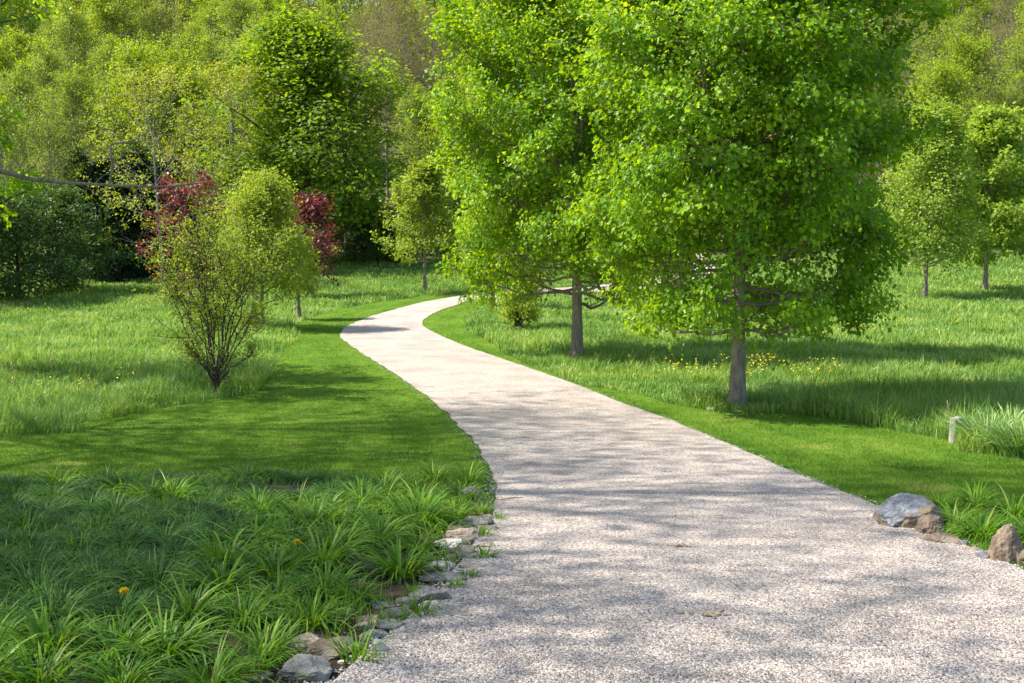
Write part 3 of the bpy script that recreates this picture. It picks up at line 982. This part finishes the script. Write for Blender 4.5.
KD = {'green': 'green leafy tree', 'yellow': 'yellow-green spring tree', 'pale': 'pale green thin-leaved tree', 'brown': 'brownish budding tree', 'spring': 'tall airy bright green tree'}
rows = [
    ('lowest', 87, [(-20, 'pale', 13), (35, 'spring', 14.0), (88, 'spring', 14.0), (140, 'yellow', 14.5), (195, 'yellow', 13.5), (250, 'pale', 14), (352, 'yellow', 12), (418, 'spring', 11.5), (448, 'yellow', 12.5),
                    (490, 'spring', 13.5), (560, 'spring', 14.0), (820, 'spring', 13.5), (880, 'brown', 12), (925, 'yellow', 13.5), (975, 'pale', 13), (1020, 'spring', 13.5), (1062, 'brown', 14.5)]),
    ('second', 97, [(5, 'yellow', 14), (62, 'spring', 15.5), (118, 'spring', 15.0), (172, 'yellow', 15), (225, 'spring', 15.0), (275, 'pale', 16), (330, 'pale', 14), (385, 'brown', 15), (430, 'brown', 14), (475, 'yellow', 14),
                    (530, 'yellow', 14), (590, 'yellow', 14), (700, 'spring', 16.5), (780, 'yellow', 14), (850, 'pale', 15.0), (903, 'brown', 15), (950, 'yellow', 15), (1000, 'pale', 15), (1045, 'spring', 15)]),
    ('third', 110, [(-15, 'spring', 15.5), (35, 'yellow', 14), (90, 'spring', 16.5), (145, 'yellow', 14), (200, 'spring', 15.5), (250, 'spring', 18.5), (300, 'pale', 15), (365, 'brown', 16), (405, 'brown', 17), (450, 'brown', 15), (500, 'yellow', 14),
                    (600, 'spring', 15.5), (660, 'yellow', 15), (745, 'spring', 16.5), (820, 'yellow', 15), (875, 'brown', 15), (925, 'pale', 16), (975, 'brown', 16.0), (1025, 'yellow', 16)]),
    ('fourth', 126, [(10, 'spring', 15.0), (65, 'spring', 14), (115, 'yellow', 15), (170, 'pale', 14), (225, 'spring', 15.0), (280, 'yellow', 15), (335, 'spring', 15.0), (385, 'brown', 16), (430, 'brown', 14), (480, 'spring', 14),
                     (900, 'pale', 14), (950, 'spring', 14), (1000, 'brown', 16.5), (1050, 'pale', 16.0)]),
]
ORD = ['first', 'second', 'third', 'fourth', 'fifth', 'sixth', 'seventh', 'eighth', 'ninth', 'tenth', 'eleventh', 'twelfth', 'thirteenth', 'fourteenth', 'fifteenth', 'sixteenth', 'seventeenth', 'eighteenth', 'nineteenth', 'twentieth', 'twenty-first', 'twenty-second', 'twenty-third', 'twenty-fourth', 'twenty-fifth']
for rn, Y0, lst in rows:
    for i, (px, kd, ht) in enumerate(lst):
        W(kd, px + random.uniform(-8, 8), Y0 + random.uniform(-4, 4), ht * random.uniform(.94, 1.08),
          '%s, %s from left, %s row of the hillside wood' % (KD[kd], ORD[i], rn), random.uniform(.9, 1.1))

# the far wood higher up the hill, one mass
acc_w, acc_y, acc_l = Acc(), Acc(), Acc()
rf = np.random.default_rng(99)
limbs = [tree_meshes(300 + i, 16, 4, 4, n1=16, n2=3, n3=2, nl=1, leaf=.1, shape='kite', trunk_r=.22, low_e=25, irregular=.3, gap=.1, env='round')[0] for i in range(2)]


def arr(me_):
    a = np.empty(len(me_.vertices) * 3, np.float32); me_.vertices.foreach_get('co', a)
    return a.reshape(-1, 3).astype(float)


def polys(me_):
    n_ = len(me_.polygons); a = np.empty(len(me_.loops), np.int32); me_.loops.foreach_get('vertex_index', a)
    return a.reshape(n_, -1)


LW = [(arr(m_), polys(m_)) for m_ in limbs]
LC = [arr(proto(k)[0][1]).reshape(-1, 4, 3) for k in ('spring', 'yellow', 'pale', 'brown')]
LH = [18, 14, 15, 16]
for Y0 in (143, 160, 182, 210):
    for px in np.arange(-120, 1150, 4300 / Y0):
        Y = Y0 + rf.uniform(-8, 8); x_ = at(px + rf.uniform(-15, 15), Y)
        zb = H1(x_, Y) - .2; Ht = rf.uniform(12, 19); a = rf.uniform(0, 6.28)
        ki = rf.choice(4, p=[.45, .25, .15, .15]) if not 350 < px < 480 else rf.choice([3, 1, 0, 3])
        rot = np.array([[math.cos(a), -math.sin(a), 0], [math.sin(a), math.cos(a), 0], [0, 0, 1.]])
        wv_, wf_ = LW[rf.integers(0, 2)]
        acc_w.add((wv_ * Ht / 16) @ rot.T + [x_, Y, zb], [wf_])
        lc = LC[ki][rf.integers(0, len(LC[ki]), 4200)]
        c_ = lc.mean(1, keepdims=True)
        lc = ((c_ + (lc - c_) * 1.9) * Ht / LH[ki] * rf.uniform(.85, 1.2)) @ rot.T + [x_, Y, zb]
        n = len(lc)
        Fc = (TRI_KITE[None] + (np.arange(n) * 4)[:, None, None]).reshape(-1, 3)
        rr = np.repeat(np.clip(rf.uniform(0, .5, n) + rf.uniform(0, .5), 0, 1), 4)
        (acc_l if ki == 3 else acc_y).add(lc.reshape(-1, 3), [Fc], rr)
accs = Acc()
nW = 0
Vall = np.concatenate(acc_w.V + acc_y.V + acc_l.V)
off1 = acc_w.n; off2 = acc_w.n + acc_y.n
faces = acc_w.F + [f + off1 for f in acc_y.F] + [f + off2 for f in acc_l.F]
cnt = [sum(len(f) for f in a.F) for a in (acc_w, acc_y, acc_l)]
me = build_mesh('woods', Vall, faces, np.concatenate(acc_w.r + acc_y.r + acc_l.r))
o = link('woods', me, [bark_pale, spring_leaf, forest_brown])
me.polygons.foreach_set('material_index', np.repeat([0, 1, 2], cnt).astype(np.int32))
tag(o, None, None, None, 'stuff')

# ------------------------------------------------------------------ leafy clumps in the planting bed
def clump_mesh(seed, n, Lh, w, spread, lean, segs=5, curl=1.1):
    r_ = np.random.default_rng(seed)
    az = r_.uniform(0, 6.283, n)
    rad = spread * np.sqrt(r_.uniform(0, 1, n))
    x_ = rad * np.cos(az); y_ = rad * np.sin(az)
    L_ = Lh * r_.uniform(.55, 1.15, n)
    ln = np.clip(lean * (r_.uniform(.25, 1.2, n) + rad / spread * .35), .05, 1.75)
    V, Fs, rr = blades(x_, y_, np.full(n, -.02), L_, w * r_.uniform(.7, 1.2, n), ln, segs, r_, az + r_.normal(0, .35, n), curl=curl)
    return build_mesh('leaves', V, Fs, rr)


lily_m = foliage('broad_blade', [(0, (.06, .15, .010)), (.5, (.115, .26, .016)), (.9, (.20, .37, .03)), (1, (.34, .36, .10))], .42, (1.4, 1.25, .45), .45, .2)
fine_m = foliage('fine_blade', [(0, (.03, .085, .014)), (.5, (.055, .145, .022)), (.93, (.10, .21, .035)), (1, (.24, .26, .09))], .36, (1.3, 1.25, .5), .5, .15)
lily_protos = [clump_mesh(200 + i, 150, .34, .018, .12, 1.35) for i in range(4)]
fine_protos = [clump_mesh(220 + i, 700, .26, .0075, .13, 1.75) for i in range(4)]
for m_ in lily_protos: m_.materials.append(lily_m)
for m_ in fine_protos: m_.materials.append(fine_m)

# rows of clumps as seen in the photograph: row of the picture, step between clumps
bed_rows = [(488, 28, 'rearmost'), (500, 31, 'second'), (516, 36, 'third'), (534, 40, 'fourth'), (554, 45, 'fifth'), (577, 50, 'sixth'), (603, 58, 'seventh'), (631, 64, 'eighth'), (661, 70, 'ninth'), (697, 78, 'front')]
jit_r = random.Random(5)


def edge_px(py):
    """photo column of the stone edge at a photo row"""
    return float(np.interp(py, [480, 494, 520, 560, 600, 645, 683, 720], [478, 474, 458, 430, 375, 290, 240, 180]))


for py, stp, rn in bed_rows:
    e_ = edge_px(py)
    k_ = 0
    px = -30 + (jit_r.random()) * 20
    last_one = False
    while not last_one:
        if px > e_ - stp * .75:
            last_one = True
            px = e_ - 10
        q_x = px + jit_r.uniform(-6, 6); q_y = py + jit_r.uniform(-6, 6)
        gx_, gy_ = g(q_x, q_y)
        broad = (q_x > e_ - 150 - (683 - py) * .35) or (py > 640) or jit_r.random() < .08
        if py < 505 and q_x < 380: broad = jit_r.random() < .35
        me_ = jit_r.choice(lily_protos if broad else fine_protos)
        o = bpy.data.objects.new('daylily_clump' if broad else 'grass_clump', me_)
        COL.objects.link(o)
        o.location = (gx_, gy_, H1(gx_, gy_) + .01)
        o.rotation_euler = (0, 0, jit_r.uniform(0, 6.28))
        s_ = jit_r.uniform(.85, 1.2) * (1.0 if broad else 1.05)
        if q_x > e_ - 30: s_ *= .8
        if py < 495: s_ *= .8
        if py > 590 and broad: s_ *= .78
        o.scale = (s_, s_, s_ * jit_r.uniform(.85, 1.1))
        tag(o, ('broad-leaved bright clump' if broad else 'fine-leaved dark mound') + ', %s from the left in the %s row of the bed' % (ORD[k_], rn),
            'plant clump', 'leafy clumps in the planting bed')
        k_ += 1
        px += stp * .88 * jit_r.uniform(.85, 1.15) * (1 if broad else 1.12)
        if k_ > 23: break

# a few clumps among the boulders at right
for (px, py, s_, lb) in [(955, 528, .75, 'small leafy clump just behind the brown rocks'), (982, 540, .8, 'leafy clump left of the rounded brown boulder'), (975, 508, .8, 'leafy clump behind the pale half hidden rock'),
                         (1015, 520, .9, 'leafy clump behind the rounded brown boulder at right'), (1040, 545, .9, 'leafy clump at the right edge by the boulders'), (940, 508, .55, 'low tuft right of the big grey boulder')]:
    gx_, gy_ = g(px, py)
    o = bpy.data.objects.new('daylily_clump', lily_protos[(px // 3) % 4]); COL.objects.link(o)
    o.location = (gx_, gy_, H1(gx_, gy_)); o.rotation_euler = (0, 0, px * 1.3); o.scale = (s_ * 1.15, s_ * 1.15, s_ * 1.05)
    tag(o, lb, 'plant clump', 'leafy clumps among the right hand boulders')
# low grass filling the bed between clumps
N0 = 26000
Yr = 4 + 8 * rng.uniform(0, 1, N0); X = rng.uniform(-6.5, 0, N0)
k = in_poly(X, Yr, bed_poly) & ~in_poly(X, Yr, road_poly) & (n2(X, Yr, 2.2, 3) > -.1)
X, Yr = X[k], Yr[k]
V, Fs, rr = blades(X, Yr, hz(X, Yr) + .01, rng.uniform(.06, .2, len(X)), rng.uniform(.004, .010, len(X)), rng.uniform(.2, 1.3, len(X)), 3)
o = link('weed_cover', build_mesh('weed_cover', V, Fs, rr), lily_m); tag(o, None, None, None, 'stuff')

# tall pale grass clump by the post
reed_m = foliage('reed_blade', [(0, (.09, .19, .04)), (.5, (.18, .33, .07)), (.85, (.32, .45, .13)), (1, (.58, .55, .30))], .35, (1.2, 1.2, .7), .5, .3)
reed = [clump_mesh(240 + i, 620, .42, .018, .26, .8) for i in range(2)]
for m_ in reed: m_.materials.append(reed_m)
for (px, py, s_, lb) in [(990, 449, 1.25, 'tall pale grass clump just right of the weathered post'), (1024, 457, 1.3, 'tall pale grass clump at the right edge of the lawn'),
                         (1010, 442, 1.3, 'tall pale grass clump behind the other two near the post')]:
    gx_, gy_ = g(px, py)
    o = bpy.data.objects.new('tall_grass_clump', reed[px % 2]); COL.objects.link(o)
    o.location = (gx_, gy_, H1(gx_, gy_)); o.rotation_euler = (0, 0, px); o.scale = (s_, s_, s_)
    tag(o, lb, 'grass clump', 'pale grass clumps by the post')

# ------------------------------------------------------------------ stones
grey_st = noisy('grey_stone', [(.3, (.10, .09, .08)), (.55, (.22, .205, .18)), (.75, (.36, .335, .295))], 14, 8, .9, .9, 40, .12, moss=((.16, .17, .09), 4, .6))
blue_st = noisy('bluish_stone', [(.32, (.06, .065, .075)), (.5, (.14, .148, .16)), (.72, (.30, .305, .31))], 9, 10, .85, .9, 22, .15, (1, 1, 2), moss=((.24, .18, .11), 2.6, .5))
tan_st = noisy('tan_stone', [(.3, (.16, .12, .09)), (.55, (.31, .25, .195)), (.75, (.46, .39, .32))], 14, 8, .9, .9, 40, .12)
brown_st = noisy('brown_stone', [(.3, (.09, .065, .05)), (.55, (.23, .17, .12)), (.75, (.36, .28, .21))], 6, 8, .9, .6, 30, .2, moss=((.20, .20, .14), 5, .6))
white_st = noisy('white_stone', [(.3, (.42, .37, .31)), (.7, (.62, .57, .50))], 6, 6, .8, .3, 30, .3)


def rock_mesh(seed, dims, flat=False, planes=15):
    r_ = np.random.default_rng(seed)
    bm = bmesh.new()
    bmesh.ops.create_icosphere(bm, subdivisions=5 if max(dims) > .25 else 4, radius=1)
    planes = planes if flat else 24
    nrm = norm(r_.normal(0, 1, (planes, 3))); d_ = r_.uniform(.5, .85, planes) if flat else r_.uniform(.66, .95, planes)
    if flat:
        nrm = np.vstack([nrm, [[.05, -.08, 1.]]]); d_ = np.append(d_, .7)
        nrm = norm(nrm)
    off = Vector(r_.uniform(0, 50, 3))
    for v in bm.verts:
        c = np.array(v.co); dd = nrm @ c
        rr_ = min(1.0, float(np.min(np.where(dd > .05, d_ / np.maximum(dd, .05), 9))))
        n_ = mnoise.fractal(Vector(c * 1.6) + off, 1.0, 2.0, 5) * .09 + mnoise.noise(Vector(c * 7) + off) * .035
        c = c * (rr_ + n_)
        v.co = (c[0] * dims[0] / 2, c[1] * dims[1] / 2, c[2] * dims[2] / 2)
    me_ = bpy.data.meshes.new('rock')
    bm.to_mesh(me_); bm.free()
    me_.polygons.foreach_set('use_smooth', np.full(len(me_.polygons), False))
    return me_


def stone(px, py, wpx, hpx, m, label, name='stone', cat='stone', seed=None, flat=True, rz=None, group=None, deep=1.0, tilt=0.0):
    """px,py: middle of the foot of the stone in the photo; size in photo pixels"""
    gx_, gy_ = g(px, py)
    dist = math.hypot(gx_, gy_)
    w_ = wpx / F * dist; h_ = hpx / F * dist
    d_ = w_ * .75 * deep
    el = .36
    hh_ = max((h_ - d_ * math.sin(el) * .8) * 1.3, w_ * .28)
    seed = seed or int(px * 7 + py)
    me_ = rock_mesh(seed, (w_ * (1.3 if flat else 1.22), d_ * 1.25, hh_ * (1.75 if flat else 1.6)), flat)
    o = link(name, me_, m)
    o.location = (gx_, gy_ + d_ * .35, H1(gx_, gy_ + d_ * .35) + hh_ * .22 + .012)
    o.rotation_euler = (tilt, 0, (seed % 7 - 3) * .12 if rz is None else rz)
    tag(o, label, cat, group)
    return o


GS = 'flat stones edging the planting bed'
stone(300, 688, 66, 30, grey_st, 'large flat grey stone at the bottom edge of the bed', group=GS, seed=3)
stone(322, 662, 52, 22, brown_st, 'dark ridged stone above the large flat grey one', group=GS)
stone(308, 650, 34, 14, tan_st, 'pinkish tan stone behind the dark ridged stone', group=GS)
stone(338, 648, 26, 11, tan_st, 'small tan stone half under the front leaf clump', group=GS)
stone(373, 643, 30, 14, grey_st, 'flat grey stone behind the small white stone', group=GS)
stone(379, 658, 17, 17, white_st, 'small rounded white stone lying on the gravel edge', group=GS, flat=False, seed=12)
stone(372, 630, 34, 15, tan_st, 'tan stone left of the yellowish flat stone', group=GS)
stone(362, 634, 22, 13, tan_st, 'small tan stone against the leaf clump', group=GS)
stone(396, 623, 30, 13, white_st, 'yellowish flat stone resting on a dark stone', group=GS, seed=33).data.materials[0] = tan_st
stone(392, 634, 34, 14, grey_st, 'dark grey stone below the yellowish flat stone', group=GS)
stone(384, 613, 24, 10, blue_st, 'thin bluish slab behind the yellowish flat stone', group=GS)
stone(405, 611, 22, 13, tan_st, 'light tan rounded stone below the wide grey slab', group=GS)
stone(430, 607, 44, 21, grey_st, 'wide grey slab at a corner of the gravel edge', group=GS)
stone(443, 586, 44, 16, grey_st, 'long greenish grey flat stone in the middle of the edging', group=GS, seed=42)
stone(470, 573, 26, 8, tan_st, 'low tan stone right of the middle of the edging', group=GS)
stone(462, 558, 36, 12, tan_st, 'pinkish flat stone with weeds at its right', group=GS)
stone(450, 551, 34, 9, white_st, 'pale thin slab, lower of two stacked ones', group=GS)
stone(462, 543, 40, 10, tan_st, 'pale thin slab, upper of two stacked ones', group=GS)
stone(484, 552, 22, 10, tan_st, 'tan stone reaching furthest onto the gravel', group=GS)
stone(440, 571, 26, 8, white_st, 'small whitish slab tucked under leaves', group=GS)
stone(472, 530, 36, 14, grey_st, 'grey brown tilted stone below the dark upper boulder', group=GS, tilt=.15)
stone(455, 535, 20, 10, brown_st, 'small brown stone under the leaf tips', group=GS)
stone(490, 534, 24, 7, tan_st, 'pinkish low stone at the upper gravel edge', group=GS)
stone(489, 520, 16, 6, tan_st, 'tiny reddish stone beside the upper weeds', group=GS)
stone(472, 503, 24, 17, grey_st, 'dark rounded boulder where the bed meets the lawn', 'boulder', 'boulder', group=GS, flat=False, seed=9)
for i, (px, py, w_) in enumerate([(262, 682, 22), (345, 668, 12), (415, 628, 12), (455, 596, 10), (498, 545, 8), (352, 655, 12)]):
    stone(px, py, w_, w_ * .5, [tan_st, white_st, tan_st][i % 3],
          ['small tan stone left of the large flat grey one', 'tiny pale stone right of the dark ridged stone', 'tiny stone right of the dark grey stone', 'tiny stone below the greenish grey flat stone',
           'tiny stone at the tip of the edging on the gravel', 'tiny stone between the white one and the leaf clump'][i], group=GS)
for i in range(16):
    py = 505 + i * 11 + random.uniform(-4, 4)
    ex_ = float(np.interp(py, [494, 522, 562, 605, 645, 683], [492, 482, 460, 424, 377, 332])) - random.uniform(4, 26)
    w_ = random.uniform(9, 20)
    stone(ex_, py, w_, w_ * .5, random.choice([tan_st, grey_st, brown_st]), 'small rough stone wedged among the larger edging stones of the bed', seed=500 + i, group='small stones wedged in the edging')
GB = 'boulders on the right side of the drive'
stone(913, 531, 56, 36, blue_st, 'big bluish grey boulder with a rusty left face beside the drive', 'boulder', 'boulder', group=GB, flat=False, seed=5)
stone(933, 537, 32, 22, brown_st, 'brown rock leaning on the big bluish boulder', 'boulder', 'boulder', group=GB, flat=False, seed=6)
stone(945, 547, 32, 15, brown_st, 'low brown rock in front, right of the leaning one', 'boulder', 'boulder', group=GB, flat=False, seed=8)
stone(962, 549, 12, 9, grey_st, 'small dark rock between the low brown rock and the slab', 'boulder', 'boulder', group=GB, seed=17)
stone(957, 519, 14, 10, brown_st, 'small brown rock behind, right of the big bluish boulder', 'boulder', 'boulder', group=GB, seed=18)
stone(998, 516, 18, 9, tan_st, 'pale rock half hidden by leaves near the right edge', 'boulder', 'boulder', group=GB, seed=19)
stone(987, 563, 22, 11, blue_st, 'small bluish slab left of the rounded brown boulder', 'boulder', 'boulder', group=GB, seed=20)
stone(974, 556, 22, 7, tan_st, 'low tan slab at the gravel edge', 'boulder', 'boulder', group=GB, seed=21)
stone(1009, 566, 32, 34, tan_st, 'rounded reddish brown boulder near the right edge', 'boulder', 'boulder', group=GB, flat=False, seed=41).data.materials[0] = brown_st
stone(1032, 568, 24, 18, brown_st, 'brown rock cut off by the right edge', 'boulder', 'boulder', group=GB, flat=False, seed=23)
GM = 'stones at the foot of the nearest maple'
for (px, py, w_, lb) in [(712, 411, 12, 'pale flat stone left of the nearest maple trunk'), (762, 411, 20, 'grey flat stone right of the nearest maple trunk'), (738, 413, 9, 'small pale stone in front of the nearest maple trunk'),
                         (558, 360, 8, 'white stone left of the second maple trunk')]:
    stone(px, py, w_, 4, white_st if px < 740 else grey_st, lb, group=GM if px > 600 else None)

# weathered post
gx_, gy_ = g(955, 444)
dist = gy_
pw, phh = 9.5 / F * dist, 27 / F * dist
t = thing('marker_post', 'short weathered grey wooden post at the meadow edge on the right', 'post', (gx_, gy_, H1(gx_, gy_)), .35)
bm = bmesh.new()
bmesh.ops.create_cube(bm, size=1)
for v in bm.verts:
    top = v.co.z > 0
    v.co.x *= pw; v.co.y *= pw * .9
    v.co.z = (phh + (.015 if v.co.x > 0 else -.01)) if top else -.1
bmesh.ops.bevel(bm, geom=[e for e in bm.edges], offset=.008, segments=2, affect='EDGES')
me_ = bpy.data.meshes.new('post_shaft'); bm.to_mesh(me_); bm.free()
post_m = noisy('weathered_wood', [(.3, (.17, .155, .14)), (.6, (.33, .31, .285)), (.8, (.45, .43, .40))], 12, 6, .9, .6, 60, .1, (1, 1, .12))
link('post_shaft', me_, post_m, t)
bm = bmesh.new(); bmesh.ops.create_cube(bm, size=1)  # slab in darker wood colour paints the post's shaded right side
for v in bm.verts:
    v.co.x = v.co.x * pw * .28 + pw * .5 + pw * .15
    v.co.y *= pw * .7
    v.co.z = (phh * .88) if v.co.z > 0 else -.08
bmesh.ops.bevel(bm, geom=[e for e in bm.edges], offset=.004, segments=1, affect='EDGES')
me_ = bpy.data.meshes.new('post_shade_side'); bm.to_mesh(me_); bm.free()
link('post_shade_side', me_, noisy('post_shade_wood', [(.3, (.10, .09, .08)), (.7, (.22, .2, .18))], 12, 6, .9, .6, 60, .1, (1, 1, .12)), t)

# dandelions in the bed
stem_m = foliage('flower_stem', [(0, (.10, .2, .03)), (1, (.14, .25, .04))], .3)


def flower(px, py, Y, hgt_, lb, name='dandelion'):
    d = ray(px, py); s_ = Y / d.y
    x_, z_ = d.x * s_, EYE + d.z * s_
    zb = H1(x_, Y)
    t = thing(name, lb, 'flower', (x_, Y, zb))
    V, q_ = tubes(np.array([[[0, 0, 0], [.02, 0, (z_ - zb) * .5], [0, 0, z_ - zb]]]), np.full((1, 3), .0025), 5)
    link('stem', build_mesh('stem', V, [q_], np.full(len(V), .5)), stem_m, t)
    r_ = np.random.default_rng(int(px))
    n = 70
    a = r_.uniform(0, 6.28, n); e_ = r_.uniform(.0, 1.3, n)
    dr = np.stack([np.cos(a) * np.cos(e_), np.sin(a) * np.cos(e_), np.sin(e_)], -1)
    V, Fc, rr = leaves(np.zeros((n, 3)) + [0, 0, z_ - zb], dr, np.cross(dr, r_.normal(0, 1, (n, 3))), np.full(n, .028), r_.uniform(0, 1, n), 'kite')
    link('flower_head', build_mesh('flower_head', V, [Fc], rr), yel_m, t)


flower(124, 592, 5.3, .4, 'yellow dandelion rising from a fine-leaved clump at lower left')
flower(297, 543, 6.7, .4, 'yellow dandelion between the leaf clumps in the middle of the bed')
flower(498, 515, 9.9, .1, 'tiny yellow flower at the gravel edge above the stones')

# weeds along the stone edge
weed_p = [clump_mesh(260 + i, 60, .16, .010, .07, 1.0, 3) for i in range(2)]
for m_ in weed_p: m_.materials.append(lily_m)
for i, (px, py, s_, lb) in enumerate([(482, 540, .9, 'grassy weed right of the tilted stone'), (484, 562, .9, 'grassy weed below the stone furthest on the gravel'), (482, 517, 1.0, 'leafy weed beside the dark rounded boulder'),
                                      (413, 597, .6, 'small weed left of the greenish grey flat stone'), (419, 619, .9, 'grassy weed below the wide grey slab'), (455, 592, .6, 'small weed on the greenish grey flat stone'),
                                      (356, 664, 1.1, 'leafy weed between the dark ridged and the white stone'), (250, 676, 1.3, 'leafy weed left of the large flat grey stone'), (470, 582, .6, 'low weed at the gravel edge, mid edging'),
                                      (498, 522, .6, 'low weed highest on the gravel edge')]):
    gx_, gy_ = g(px, py)
    o = bpy.data.objects.new('weed', weed_p[i % 2]); COL.objects.link(o)
    o.location = (gx_, gy_, H1(gx_, gy_) + .02); o.rotation_euler = (0, 0, i); o.scale = (s_, s_, s_)
    tag(o, lb, 'weed', 'weeds along the gravel edge')

# dry stalks in the left meadow and a twig and dry leaves on the gravel
dry_m = noisy('dry_stem', [(.3, (.28, .2, .12)), (.7, (.45, .35, .22))], 10, 4, .9, .2, 30, .1)
for i, (px, py, hp, lb) in enumerate([(52, 388, 46, 'thin dry weed stalk in the shaded part of the left meadow'), (14, 400, 40, 'thin dry weed stalk near the left edge of the meadow'), (946, 432, 30, 'bent dry stalk beside the weathered post')]):
    gx_, gy_ = g(px, py)
    hh_ = hp / F * gy_
    r_ = np.random.default_rng(i)
    ac = Acc()
    P_ = np.array([[0, 0, -.02], [.02, 0, hh_ * .4], [-.01, .02, hh_ * .75], [.05, 0, hh_]])
    V, q_ = tubes(P_[None], np.array([[.007, .006, .005, .003]]), 5); ac.add(V, [q_])
    for k in range(7):
        z_ = hh_ * (.45 + .08 * k); a = r_.uniform(0, 6.28)
        V, q_ = tubes(np.array([[[0.0, 0, z_], [.06 * math.cos(a), .06 * math.sin(a), z_ + .06]]]), np.array([[.003, .006]]), 4); ac.add(V, [q_])
    o = link('dry_stalk', ac.mesh('dry_stalk', True), dry_m, None, (gx_, gy_, H1(gx_, gy_)))
    tag(o, lb, 'dry stalk')
a_ = g(498, 505); b_ = g(524, 502); c_ = g(510, 503)
P_ = np.array([[p[0], p[1], H1(*p) + .045] for p in (a_, c_, b_)])
V, q_ = tubes(P_[None], np.array([[.005, .007, .004]]), 5)
tag(link('twig', build_mesh('twig', V, [q_], None, True), dry_m), 'thin dry twig lying on the gravel near the bed corner', 'twig')
for i, (px, py, lb) in enumerate([(680, 551, 'flattened tan leaf litter on the gravel, upper patch'), (708, 623, 'flattened tan leaf litter on the gravel, lower patch')]):
    gx_, gy_ = g(px, py)
    r_ = np.random.default_rng(i + 5); n = 26
    P_ = np.stack([gx_ + r_.normal(0, .05, n), gy_ + r_.normal(0, .03, n), 0 * r_.normal(0, 1, n)], -1)
    P_[:, 2] = hz(P_[:, 0], P_[:, 1]) + .044
    V, Fc, rr = leaves(P_, r_.normal(0, 1, (n, 3)) * [1, 1, .1], r_.normal(0, .15, (n, 3)) + [0, 0, 1], r_.uniform(.02, .045, n), r_.uniform(0, 1, n), 'kite')
    c0 = np.array([gx_, gy_, H1(gx_, gy_)])
    tag(link('dead_leaves', build_mesh('dead_leaves', V - c0, [Fc], rr), dry_m, None, tuple(c0)), lb, 'dead leaves')
print('done')
